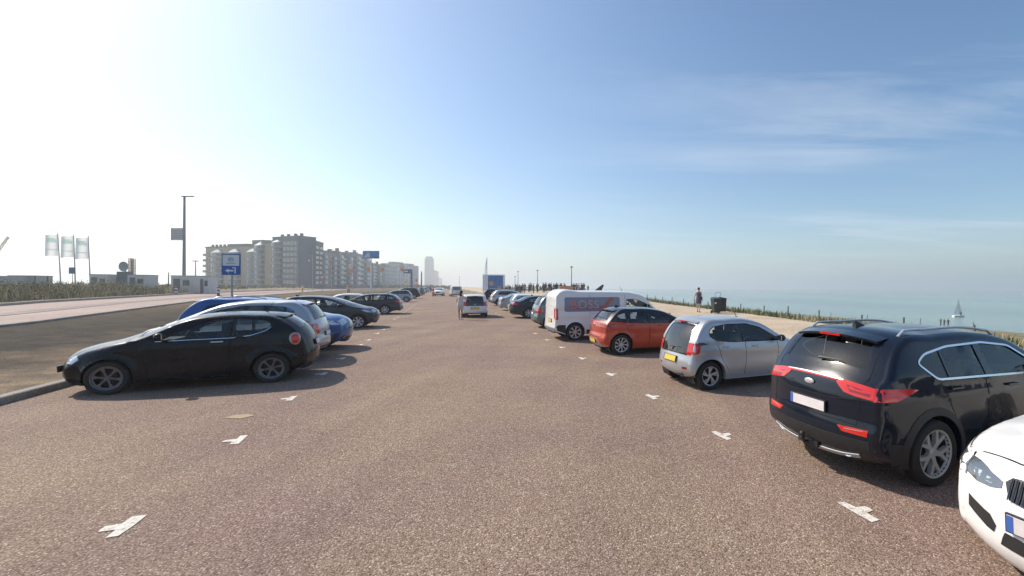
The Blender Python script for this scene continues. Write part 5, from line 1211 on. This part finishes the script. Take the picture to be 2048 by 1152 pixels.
X0, Z0, X1, Z1 = at(-14, 260), zat(512, 260), at(15, 260), zat(473, 260)
r = empty('crane', (at(-60, 260), 260, Tz(at(-60, 260), 260)), 0, 'slanting pale crane jib at the left edge of the view', 'crane')
b = MB(); o_ = r.location; p0 = Vector((X0-8, 260, Z0-11))-o_; p1 = Vector((X1, 260, Z1))-o_
b.tube([p0, p1], .5, 4); b.tube([p0+Vector((0, 1, -1.2)), p1+Vector((0, .6, -.3))], .3, 4)
for k in range(9): a_ = p0+(p1-p0)*k/9; b.tube([a_, p0+(p1-p0)*(k+1)/9+Vector((0, 1, -1.0))], .18, 4)
b.build('jib', mat('crane_pale', (.55, .50, .46), .6), r); b = MB(); b.tube([(0, 0, 0), p0], .6, 6); b.build('mast', STEEL, r)
# parking sign by the kerb
YS = 19.0; XS = at(464, YS); z0 = Tz(XS, YS); r = empty('parking_sign', (XS, YS, z0), R(8), 'blue and white parking sign with an emblem, on a post behind the blue suv', 'sign')
b = MB(); b.tube([(0, 0, 0), (0, 0, zat(507, YS)-z0)], .038, 12); b.build('post', STEEL, r, smooth=60)
zt, zb_ = zat(507, YS)-z0, zat(550, YS)-z0; hw_ = .36
b = MB(); b.mt(mat('sign_edge_blue', (.03, .16, .36), .4)); b.box((0, -.05, (zt+zb_)/2), (2*hw_, .02, zt-zb_)); pl = b.build('sign_plate', parent=r, bevel=.008)
b = MB(); b.mt(BLUE); b.box((0, -.066, zb_+(zt-zb_)*.21), (2*hw_-.07, .008, (zt-zb_)*.36)); b.mt(WHS); b.box((0, -.066, zb_+(zt-zb_)*.68), (2*hw_-.10, .008, (zt-zb_)*.50))
zc_ = zb_+(zt-zb_)*.70; EMB = mat('emblem_blue', (.12, .25, .42), .5); b.mt(EMB)
b.lathe([(.085, -.004), (.105, -.004), (.105, -.010), (.085, -.010)], 24, 'y', (0, -.066, zc_)); b.box((0, -.073, zc_), (.11, .006, .03)); b.box((-.02, -.0735, zc_+.02), (.03, .006, .09)); b.box((.0, -.073, zc_-.16), (.36, .006, .022))
b.mt(WHS)
z2 = zb_+(zt-zb_)*.20
for poly in ([(-.22, 0), (-.08, .09), (-.08, .035), (.10, .035), (.10, -.035), (-.08, -.035), (-.08, -.09)], [(.14, -.12), (.14, .10), (.05, .10), (.05, .14), (.19, .14), (.19, -.12)]): b.add([(x_, -.0715, z2+z_) for x_, z_ in poly], [tuple(range(len(poly)))])
b.build('symbol', parent=pl)
# billboard, gantry, banners, lamps along the road
r, h = pole('billboard', 742, 517, 130, .22, 'blue billboard with pale lettering on a white pole', 'billboard', m=WHS)
b = MB(); b.mt(mat('billboard_blue', (.02, .18, .46), .4)); b.box((0, 0, h+1.1), (4.6, .3, 2.2)); b.mt(WHS)
for k in range(4): b.box((-1.1+.12*k, -.17, h+.45+.35*k), (1.8-.35*k, .03, .22))
b.mt(mat('billboard_dark', (.04, .06, .08), .5)); b.box((1.5, -.17, h+.3), (1.3, .03, .45)); b.build('panel', parent=r)
r, h = pole('gantry_sign', 823, 539, 190, .55, 'dark blue gantry sign with a side panel near the far end of the road', 'sign', m=mat('gantry_blue', (.02, .07, .20), .5)); b = MB(); b.mt(mat('gantry_blue', (.02, .07, .20), .5)); b.box((-1.6, 0, h-.8), (3.6, .4, 1.7)); b.mt(WHS); b.box((-2.2, -.22, h-.8), (1.5, .03, .5)); b.build('panel', parent=r)
ORF = mat('banner_orange', (.62, .26, .12), .8); WHF = mat('banner_cream', (.66, .55, .48), .8)
for px, top, Y, lab in ((702, 527, 150, 'leftmost orange and cream banner beside the brown-grey block'), (738, 525, 165, 'cream and orange banner just below the blue billboard'), (764, 527, 180, 'orange banner right of the blue billboard'), (803, 528, 205, 'small orange banner left of the blue gantry')):
    r, h = pole('banner_pole', px+4, top, Y, .10, lab, 'banner', group='vertical banners along the road')
    b = MB(); b.mt(WHF); b.box((-.8, 0, h-1.0), (1.4, .06, 1.7)); b.mt(ORF); b.box((-.7, 0, h-2.6), (1.5, .06, 1.5)); b.build('banner', parent=r)
for px, top, Y, lab in ((663, 499, 140, 'street lamp with a flat head before the pink gabled block'), (625, 508, 128, 'street lamp beside the triangular warning sign')):
    r, h = pole('street_lamp', px, top, Y, .10, lab, 'lamp post'); b = MB(); b.box((-.4, 0, h), (1.7, .3, .12)); b.build('lamp_head', DSTEEL, r)
RT = mat('sign_red', (.55, .05, .04), .5)
for px, top, Y, lab in ((618, 516, 110, 'red-edged triangular warning sign high on its post before the tallest block'), (645, 549, 100, 'red-edged triangular warning sign right of the yellow post')):
    r, h = pole('warning_sign', px, top, Y, .05, lab, 'sign'); b = MB(); b.mt(RT); b.add([(-.55, -.07, h-.95), (.55, -.07, h-.95), (0, -.07, h)], [(0, 1, 2)]); b.mt(WHS); b.add([(-.34, -.08, h-.83), (.34, -.08, h-.83), (0, -.08, h-.22)], [(0, 1, 2)]); b.build('sign_plate', parent=r)
YEL = mat('post_yellow', (.62, .38, .03), .5); ORP = mat('post_orange', (.60, .20, .05), .5)
for px, yb, top, m_, lab, w_ in ((605, 585, 569, YEL, 'yellow bollard post on the far side of the road', .16), (697, 580, 571, ORP, 'orange road post before the brown-grey block', .3), (812, 579, 560, YEL, 'yellow marker left of the blue gantry foot', .3), (833, 578, 557, ORP, 'orange marker right of the blue gantry', .3)):
    Y = 105 if px < 700 else 170; X = at(px, Y); z0 = Tz(X, Y); h = max(.9, zat(top, Y)-z0)
    r = empty('marker_post', (X, Y, z0), 0, lab, 'post'); b = MB(); b.lathe([(w_, 0), (w_, h-.1), (w_*.7, h), (.001, h)], 12); b.build('post', m_, r); b = MB(); b.lathe([(w_+.01, h*.55), (w_+.01, h*.75)], 12); b.build('reflective_band', WHS, r)
for px, Y, lab in ((437, 66, 'black and white banded bollard by the road mouth'), (352, 66, 'black and white banded bollard before the white kiosk')):
    X = at(px, Y); z0 = Tz(X, Y); r = empty('bollard', (X, Y, z0), 0, lab, 'bollard'); b = MB(); b.lathe([(.16, 0), (.16, 1.2), (.001, 1.25)], 12); b.build('post', BLK, r)
    for z in (.35, .8): b = MB(); b.lathe([(.165, z), (.165, z+.2)], 12); b.build('band', WHS, r)
r, h = pole('post', 843, 543, 200, .35, 'dark square post right of the blue gantry', 'post', m=DSTEEL)
# orange bollard in the aisle
X, Y = US(-1.6, 92); r = empty('marker_post', (X, Y, Tz(X, Y)), 0, 'orange-red post standing in the far part of the aisle', 'post'); b = MB(); b.lathe([(.22, 0), (.2, 1.3), (.12, 1.45), (.001, 1.47)], 12); b.build('post', mat('post_red', (.55, .12, .06), .5), r); b = MB(); b.lathe([(.215, .8), (.212, 1.0)], 12); b.build('reflective_band', WHS, r)

# ---- seaward side
# blue advertising trailer with a sun motif
Y = 98.; X = at(986, Y); z0 = Tz(X, Y); r = empty('ice_cream_trailer', (X, Y, z0), R(6), 'white trailer with a blue picture panel and an orange sun', 'trailer')
h = zat(549, Y)-z0
b = MB(); b.box((0, 1.2, h/2+.25), (4.4, 2.4, h-.5)); b.build('body', WHS, r, bevel=.05)
b = MB(); b.mt(mat('panel_sea_blue', (.03, .16, .42), .5, var=.35, vscale=1.2)); b.box((.55, -.03, h/2+.2), (3.2, .06, h-.9)); b.mt(mat('sun_orange', (.62, .25, .08), .6)); b.lathe([(.001, -.08), (.5, -.08), (.5, -.05)], 20, 'y', (-.35, 0, h/2+.2)); b.box((1.35, -.07, 1.3), (.7, .03, .9)); b.build('picture_panel', parent=r)
for sx in (-1, 1): b = MB(); b.lathe([(.001, -.1), (.33, -.1), (.33, .1), (.001, .1)], 16, 'y', (sx*.9, -.02, .33)); b.build('wheel', RUB, r)
# white sail flag
r, h = pole('sail_flag', 974, 514, 104, .06, 'tall pale sail-shaped flag behind the trailer', 'flag'); b = MB()
n = 12; vs = []
for k in range(n+1):
    t_ = k/n; w_ = .62*math.sin(math.pi*min(1, t_*.9+.08))**.6; vs += [(.02, 0, h*.25+h*.74*t_), (-w_*(1-.3*t_), .12*math.sin(t_*9), h*.25+h*.74*t_)]
b.add(vs, [(2*k, 2*k+1, 2*k+3, 2*k+2) for k in range(n)]); b.build('banner', clothmat('flag_pale_blue', (.55, .66, .72)), r)
for px, top, Y, lab in ((1143, 534, 70, 'promenade lamp post directly behind the white panel van'), (1075, 541, 92, 'promenade lamp post second from the right'), (1036, 543, 112, 'tallest lamp post left of the crowd'), (1030, 553, 120, 'short lamp post, leftmost on the promenade'), (919, 553, 200, 'faint lamp post above the far end of the aisle')):
    r, h = pole('promenade_lamp', px, top, Y, .075, lab, 'lamp post', m=DSTEEL, group='lamp posts on the promenade'); b = MB(); b.lathe([(.001, h+.14), (.24, h+.02), (.24, h-.03), (.08, h-.1)], 14); b.build('lamp_head', DSTEEL, r)
# orange market box and the slanting black seat
Y = 62.; X = at(1133, Y); z0 = Tz(X, Y); h = zat(571, Y)-z0; r = empty('stall', (X, Y, z0), R(10), 'pale orange box stall showing above the white van', 'stall')
b = MB(); b.mt(mat('stall_orange', (.55, .25, .17), .8, var=.1, vscale=2)); b.box((0, .6, h*.72), (1.9, 1.2, h*.5), taper=.97); b.build('canopy', parent=r); b = MB()
for sx in (-.85, .85):
    for sy in (.05, 1.15): b.box((sx, sy, h*.24), (.06, .06, h*.48))
b.build('frame', STEEL, r)
Y = 60.; X = at(1197, Y); z0 = Tz(X, Y); h = zat(569, Y)-z0; r = empty('slanted_seat', (X, Y, z0), 0, 'black slanting seat rising towards the sea beside the crowd', 'seat')
b = MB(); b.prism([(-1.0, h*.32), (.55, h), (.72, h*.96), (.15, h*.22)], -.5, .5, lambda a, c, t_: (a, t_, c)); b.build('backrest', BLK, r); b = MB(); b.box((-.1, 0, h*.18), (.7, .8, h*.36)); b.build('seat', BLK, r)
# dune-edge posts
WOOD = mat('weathered_wood', (.14, .11, .085), .9, var=.3, vscale=20)
pb = MB(); pb.tube([(0, 0, -.2), (0, 0, .55), (.0, 0, .58)], [.04, .038, .02], 8); pp = pb.build('fence_post', WOOD, smooth=50)
for k in range(17):
    y = 13.5+k*2.9+random.uniform(-.3, .3); x = float(np.interp(y, EY, EX))+.9; o = pp if k == 0 else pp.copy()
    if k: link(o)
    o.location = (x, y, Tz(x, y)); o.rotation_euler = (random.uniform(-.06, .06), random.uniform(-.06, .06), 0); o.scale = (1, 1, random.uniform(.85, 1.1))
    tag(o, 'short wooden post in the marram strip along the seaward edge', 'post', 'wooden posts along the seaward edge')
for px, Y in ((1735, 118), (1841, 105), (1947, 92), (1662, 130)):
    o = pp.copy(); link(o); x = at(px, Y); o.location = (x, Y, Tz(x, Y)); o.scale = (2, 2, 2.4); tag(o, {1735: 'dark beach post between the bins and the sailing boat', 1841: 'dark beach post just left of the tiny beach figures', 1947: 'dark beach post below and right of the sailing boat', 1662: 'dark beach post nearest the wheelie bins'}[px], 'post', 'posts down on the beach')
# wheelie bins
def bin_(px, py, hdg, lab, s_=1.):
    X, Y = ground(px, py); r = empty('wheelie_bin', (X, Y, Tz(X, Y)), R(hdg), lab, 'bin'); BN = mat('bin_black', (.02, .024, .024), .45, var=.3)
    b = MB(); b.prism([(-.20, -.24), (.20, -.24), (.20, .24), (-.20, .24)], .06, .07, lambda a, c, t_: (a*s_, c*s_, t_)); lo = [(-.20, -.24, .06), (.20, -.24, .06), (.20, .24, .06), (-.20, .24, .06)]; hi = [(-.27, -.30, .95), (.27, -.30, .95), (.27, .33, .95), (-.27, .33, .95)]
    b.add([(x_*s_, y_*s_, z_) for x_, y_, z_ in lo+hi], [(0, 1, 5, 4), (1, 2, 6, 5), (2, 3, 7, 6), (3, 0, 4, 7)]); b.build('body', BN, r, bevel=.03)
    b = MB(); b.add([(x_*s_, y_*s_, z_) for x_, y_, z_ in ((-.30, -.34, .95), (.30, -.34, .95), (.30, .36, .95), (-.30, .36, .95), (-.27, -.30, 1.0), (.27, -.30, 1.0), (.24, .30, 1.09), (-.24, .30, 1.09))], [(0, 3, 2, 1), (4, 5, 6, 7), (0, 1, 5, 4), (1, 2, 6, 5), (2, 3, 7, 6), (3, 0, 4, 7)]); b.build('lid', BN, r, bevel=.02)
    b = MB(); b.tube([(-.26*s_, .38*s_, .98), (.26*s_, .38*s_, .98)], .018, 6); b.build('handle', BN, r)
    for sx in (-1, 1): b = MB(); b.lathe([(.001, -.03), (.10, -.03), (.10, .03), (.001, .03)], 14, 'y'); o = b.build('wheel', RUB, r); o.location = (sx*.24*s_, .26*s_, .10); o.rotation_euler = (0, 0, R(90))
    return r
r = bin_(1432, 627, 10, 'black wheelie bin with a pale sticker beside the walking woman'); b = MB(); b.box((-.14, -.285, .72), (.12, .012, .12), M=Matrix.Rotation(R(-4), 3, 'X')); b.build('sticker', WHS, r)
bin_(1445, 624.5, 80, 'second black wheelie bin, half hidden behind the one with the sticker', .9)
X, Y = ground(1436, 622); r = empty('litter_hoop', (X, Y, Tz(X, Y)), .3, 'pair of thin metal uprights with a hoop rising above the wheelie bins', 'bin holder')
b = MB(); b.tube([(-.22, 0, 0), (-.22, 0, 1.35), (-.18, 0, 1.40), (.18, 0, 1.40), (.22, 0, 1.35), (.22, 0, 0)], .018, 6); b.build('frame', mat('hoop_green', (.16, .24, .20), .5), r)
# sailing dinghy
Y = 134.; X = at(1918, Y); r = empty('sailing_boat', (X, Y, SZ), R(8), 'small white sailing boat on the sea', 'boat')
b = MB(); vs = []; n = 10
for k in range(n+1):
    t_ = k/n; w_ = .75*math.sin(math.pi*min(1, .22+t_*.78))**.7 if k < n else .02; vs += [(-1.9+3.8*t_, -w_, .48+.12*t_*t_), (-1.9+3.8*t_, -w_*.6, .0), (-1.9+3.8*t_, w_*.6, .0), (-1.9+3.8*t_, w_, .48+.12*t_*t_)]
b.add(vs, [(4*k+j, 4*k+j+1, 4*k+4+j+1, 4*k+4+j) for k in range(n) for j in range(3)]+[(0, 1, 2, 3)]+[(4*k+3, 4*k, 4*k+4, 4*k+7) for k in range(n)]); b.build('hull', WHS, r, smooth=40)
b = MB(); b.tube([(-.3, 0, .4), (-.3, 0, 5.5)], .04, 6); b.tube([(-.3, 0, .9), (1.4, 0, .8)], .03, 6); b.build('mast', STEEL, r)
b = MB(); m_ = []
for i in range(7):
    for j in range(5): t_ = i/6; q = j/4*(1-t_)**.8; m_.append((-.26+1.6*q, .22*math.sin(q*3)*(1-t_), .95+4.4*t_))
b.add(m_, [(i*5+j, i*5+j+1, (i+1)*5+j+1, (i+1)*5+j) for i in range(6) for j in range(4)]); b.add([(-.36, 0, 4.4), (-1.8, 0, .65), (-.45, .1, .8)], [(0, 1, 2)]); b.build('sail', mat('sail_white', (.78, .78, .76), .8), r, smooth=60)
b = MB(); b.ell((.7, .1, .85), (.2, .18, .35), 8, 6); b.ell((.7, .1, 1.3), (.11, .11, .13), 8, 6); tag(b.build('person', mat('sailor_dark', (.06, .07, .10), .8)), 'tiny figure sitting in the small sailing boat', 'person').location = r.location

# ---- people
def skinmesh(name, verts, edges, radii, m, parent, root=0, sub=1):
    me = bpy.data.meshes.new(name); me.from_pydata(verts, edges, []); o = bpy.data.objects.new(name, me); link(o)
    bm = bmesh.new(); bm.from_mesh(me); ly = bm.verts.layers.skin.verify(); bm.verts.ensure_lookup_table()
    for i, v in enumerate(bm.verts):
        r_ = radii[i]; v[ly].radius = r_ if isinstance(r_, tuple) else (r_, r_); v[ly].use_root = (i == root)
    bm.to_mesh(me); bm.free(); md = o.modifiers.new('skin', 'SKIN'); md.use_smooth_shade = True; s2 = o.modifiers.new('sub', 'SUBSURF'); s2.levels = sub; s2.render_levels = sub
    dg = bpy.context.evaluated_depsgraph_get(); ev = bpy.data.meshes.new_from_object(o.evaluated_get(dg)); o.modifiers.clear(); o.data = ev; bpy.data.meshes.remove(me)
    ev.materials.clear(); ev.materials.append(m); o.parent = parent; return o
def loft(b, rings, n=14):
    vs = []
    for (x, y, z, rx, ry) in rings:
        for k in range(n): a = 2*math.pi*k/n; vs.append((x+rx*math.cos(a), y+ry*math.sin(a), z))
    b.add(vs, [(i*n+k, i*n+(k+1) % n, (i+1)*n+(k+1) % n, (i+1)*n+k) for i in range(len(rings)-1) for k in range(n)]+[tuple(range(n))[::-1], tuple((len(rings)-1)*n+k for k in range(n))])
def person(loc, rz, label, skin, hairc, topc, botc, kind='dress', H=1.68, lean=0., pose='walk'):
    r = empty('person', loc, rz, label, 'person'); S_ = H/1.70
    # local: facing +y
    lx = lean
    st = (.16, -.20) if pose == 'walk' else (.04, -.05)
    V = [(0, 0, .93), (0, 0, 1.12), (lx*.5, 0, 1.33), (lx, .0, 1.44), (lx*1.15, .01, 1.52), (lx*1.25, .03, 1.60), (lx*1.28, .035, 1.68)]
    E_ = [(0, 1), (1, 2), (2, 3), (3, 4), (4, 5), (5, 6)]; Rd = [(.13, .10), (.115, .085), (.14, .09), (.07, .06), (.048, .048), (.072, .082), (.07, .08)]
    def add(p, par, rd): V.append(p); Rd.append(rd); E_.append((par, len(V)-1)); return len(V)-1
    feet = []
    for sx, sy in ((-1, st[0]), (1, st[1])):
        h_ = add((sx*.09, 0, .88), 0, .085); k_ = add((sx*.095, sy*.45+.03, .48), h_, .052); a_ = add((sx*.10, sy-(.0 if sy > 0 else .02), .085), k_, .032); f_ = add((sx*.11, sy+.14, .035), a_, .028); feet.append((sx*.11, sy+.05))
    arms = ((-1, .10, .02), (1, -.05, .0)) if pose == 'walk' else ((-1, .05, 0), (1, .32, .22))
    for sx, sy, up in arms:
        s1 = add((lx+sx*.17, 0, 1.39), 3, .048); e1 = add((lx+sx*(.24 if not up else .28), sy*.3-.02, 1.12+up*.6), s1, .036)
        w1 = add((lx+sx*(.27 if not up else .36), sy+.06, .90+up*1.5), e1, .024); p1 = add((lx+sx*(.275 if not up else .39), sy+.11, .83+up*1.6), w1, (.036, .018))
        for q in range(4):
            t_ = (q-1.5)*.017; ln = (.060, .075, .07, .055)[q]; k1 = add((lx+sx*.28+(.12*sx if up else 0), sy+.11+t_, .785+up*1.65), p1, .0085); add((lx+sx*.272+(.13*sx if up else 0), sy+.125+t_, .785+up*1.65-ln), k1, .007)
        add((lx+sx*.25+(.11*sx if up else 0), sy+.155, .80+up*1.6), p1, .010)
    body = skinmesh('body', [tuple(c*S_ for c in v) for v in V], E_, [tuple(q*S_ for q in x) if isinstance(x, tuple) else x*S_ for x in Rd], skin, r, 0, 2)
    # face: nose, eyes, mouth, ears
    hx, hy, hz_ = lx*1.27*S_, .035*S_, 1.615*S_
    b = MB(); b.mt(skin); b.ell((hx, hy+.095*S_, hz_-.01), (.012, .02, .022)); b.ell((hx-.078*S_, hy, hz_), (.012, .022, .03)); b.ell((hx+.078*S_, hy, hz_), (.012, .022, .03))
    b.mt(INT); b.ell((hx-.03, hy+.082*S_, hz_+.02), (.012, .008, .007)); b.ell((hx+.03, hy+.082*S_, hz_+.02), (.012, .008, .007)); b.mt(LET); b.ell((hx, hy+.082*S_, hz_-.05), (.022, .008, .007)); b.build('face', parent=r, smooth=60)
    b = MB(); b.ell((hx, hy-.018, hz_+.035*S_), (.092*S_, .105*S_, .105*S_), 16, 12)
    if kind == 'dress': b.ell((hx, hy-.12*S_, hz_+.06), (.05, .045, .05), 12, 8)
    else: b.ell((hx, hy-.10*S_, hz_-.10*S_), (.07, .045, .17), 12, 10)
    b.build('hair', hairc, r, smooth=60)
    b = MB()
    if kind == 'dress':
        loft(b, [(c0*S_, 0, z*S_, rx*S_, ry*S_) for c0, z, rx, ry in ((0, .60, .20, .165), (0, .66, .215, .17), (0, .80, .215, .165), (0, .93, .195, .15), (0, 1.08, .155, .12), (lx*.5, 1.24, .175, .125), (lx*.8, 1.36, .165, .105), (lx, 1.43, .09, .075))]); b.build('dress', topc, r, smooth=60)
    else:
        loft(b, [(c0*S_, 0, z*S_, rx*S_, ry*S_) for c0, z, rx, ry in ((0, .86, .20, .145), (0, .98, .19, .14), (0, 1.10, .165, .125), (lx*.5, 1.25, .185, .13), (lx*.8, 1.38, .175, .11), (lx, 1.445, .08, .07))])
        for sx in (-1, 1): b.tube([Vector((lx+sx*.13, 0, 1.41))*S_, Vector((lx+sx*.21, -.005, 1.26))*S_], [.07*S_, .062*S_], 10)
        b.build('shirt', topc, r, smooth=60)
        b = MB(); loft(b, [(0, 0, z*S_, rx*S_, ry*S_) for z, rx, ry in ((.74, .185, .13), (.84, .195, .14), (.93, .18, .13))])
        for sx, sy in ((-1, st[0]), (1, st[1])): b.tube([Vector((sx*.09, 0, .86))*S_, Vector((sx*.095, sy*.3+.02, .58))*S_], [.10*S_, .088*S_], 12)
        b.build('shorts', botc, r, smooth=60)
    for x_, y_ in feet: b = MB(); b.ell((x_*S_, (y_+.03)*S_, .04), (.045, .125, .045), 10, 8); b.build('shoe', BLK if kind == 'dress' else WHS, r, smooth=60)
    return r
SK1 = mat('skin_fair', (.55, .34, .26), .55); SK2 = mat('skin_tan', (.34, .18, .12), .55)
X, Y = ground(1397, 624.5); pw = person((X, Y, Tz(X, Y)+.005), R(-20), 'woman walking away in a short slate-grey dress, beside the wheelie bins', SK1, mat('hair_auburn', (.10, .025, .018), .7), mat('dress_slate', (.085, .080, .13), .8, var=.2, vscale=6), None, 'dress', 1.70)
b = MB(); b.ell((.20, -.05, .98), (.09, .07, .13), 10, 8); b.tube([(.17, .03, 1.42), (.22, -.04, 1.1)], .012, 5); bg_ = b.build('shoulder_bag', mat('bag_dark', (.03, .03, .05), .7), smooth=60); bg_.location = pw.location; bg_.rotation_euler = pw.rotation_euler; tag(bg_, 'small dark bag hanging on the shoulder of the walking woman', 'bag')
Y = 27.6; X = at(921, Y); person((X, Y, Tz(X, Y)+.005), R(-5), 'woman in a white top and pale shorts standing behind the small white hatchback', SK2, mat('hair_dark', (.03, .018, .012), .7), mat('shirt_white', (.62, .56, .52), .8, var=.08), mat('shorts_cream', (.55, .47, .38), .8), 'shirt', 1.74, .03, 'stand')
# the crowd on the promenade: simple standing figures, a few pixels tall
cc = [(.03, .035, .06), (.05, .04, .045), (.02, .02, .025), (.22, .20, .22), (.06, .09, .13), (.12, .05, .06), (.10, .11, .09)]
protos = []
for i, c in enumerate(cc):
    b = MB(); b.mt(mat('crowd_cloth_%d' % i, c, .85)); w_ = 1.
    loft(b, [(0, 0, z, rx, ry) for z, rx, ry in ((.80, .17, .12), (1.0, .16, .11), (1.2, .19, .12), (1.38, .20, .11), (1.45, .08, .06))], 10)
    b.tube([(-.19, 0, 1.38), (-.25, .03, 1.1), (-.24, .12, .85)], [.05, .04, .03], 6); b.tube([(.19, 0, 1.38), (.25, .02, 1.1), (.23, .10, .88)], [.05, .04, .03], 6)
    b.mt(mat('crowd_leg_%d' % (i % 3), [(.03, .035, .05), (.25, .16, .12), (.06, .06, .07)][i % 3], .8)); b.tube([(-.09, 0, .85), (-.10, .04, .45), (-.10, 0, .03)], [.09, .06, .045], 8); b.tube([(.09, 0, .85), (.10, -.02, .45), (.12, -.05, .03)], [.09, .06, .045], 8)
    b.mt(SK1); b.tube([(0, 0, 1.42), (0, 0, 1.52)], .05, 6); b.ell((0, .01, 1.60), (.075, .09, .11), 10, 8); b.mt(mat('hair_dark', (.03, .018, .012), .7)); b.ell((0, -.015, 1.63), (.08, .09, .095), 10, 8)
    me = b.build('person', smooth=60); protos.append(me)
used = set()
def crowd(px, Y, i, lab, grp, s_=1.):
    X = at(px, Y); o = protos[i]
    if i in used: o = protos[i].copy(); link(o)
    used.add(i); o.location = (X, Y, Tz(X, Y)); o.rotation_euler = (0, 0, random.uniform(0, 6.28)); o.scale = (s_, s_, s_*random.uniform(.94, 1.06)); tag(o, lab, 'person', grp)
random.seed(11)
sp = [(at(px_, 99+random.uniform(-2, 2)), 99., random.uniform(.7, 1.3), random.uniform(.9, 1.5), 40) for px_ in range(1002, 1200, 4)]
bushes('promenade_shrubs', sp, 'low dark shrubs behind the crowd on the promenade', [(.035, .045, .03), (.05, .055, .04), (.02, .025, .025)], .22)
for k in range(64):
    px = random.uniform(1004, 1168) if k < 58 else (1168, 1176, 1162, 1153, 1158, 1148)[k-58]; Y = random.uniform(74, 98)
    crowd(px, Y, random.randrange(len(cc)), 'dark-clothed figure in the distant crowd on the promenade', 'crowd on the promenade', .93)
for px, Y, lb in ((1882, 100, 'leftmost of the tiny figures on the beach below'), (1889, 101, 'middle one of the three tiny figures on the beach'), (1897, 99, 'rightmost of the tiny figures on the beach below')): crowd(px, Y, random.choice((3, 5, 6)), lb, 'people down on the beach')

# ================================================================ HAZE
hz = MB(); hz.box((0, 5000, 44), (96000, 96000, 112))
hm = bpy.data.materials.new('haze'); hm.use_nodes = True; t = hm.node_tree; t.nodes.clear()
o_ = t.nodes.new('ShaderNodeOutputMaterial'); pv = t.nodes.new('ShaderNodeVolumePrincipled')
pv.inputs['Color'].default_value = (.86, .88, .90, 1); pv.inputs['Density'].default_value = .0007; pv.inputs['Anisotropy'].default_value = .5
t.links.new(pv.outputs[0], o_.inputs['Volume'])
tag(hz.build('haze', hm), 'pale sea haze hanging over the shore', 'haze', kind='stuff')
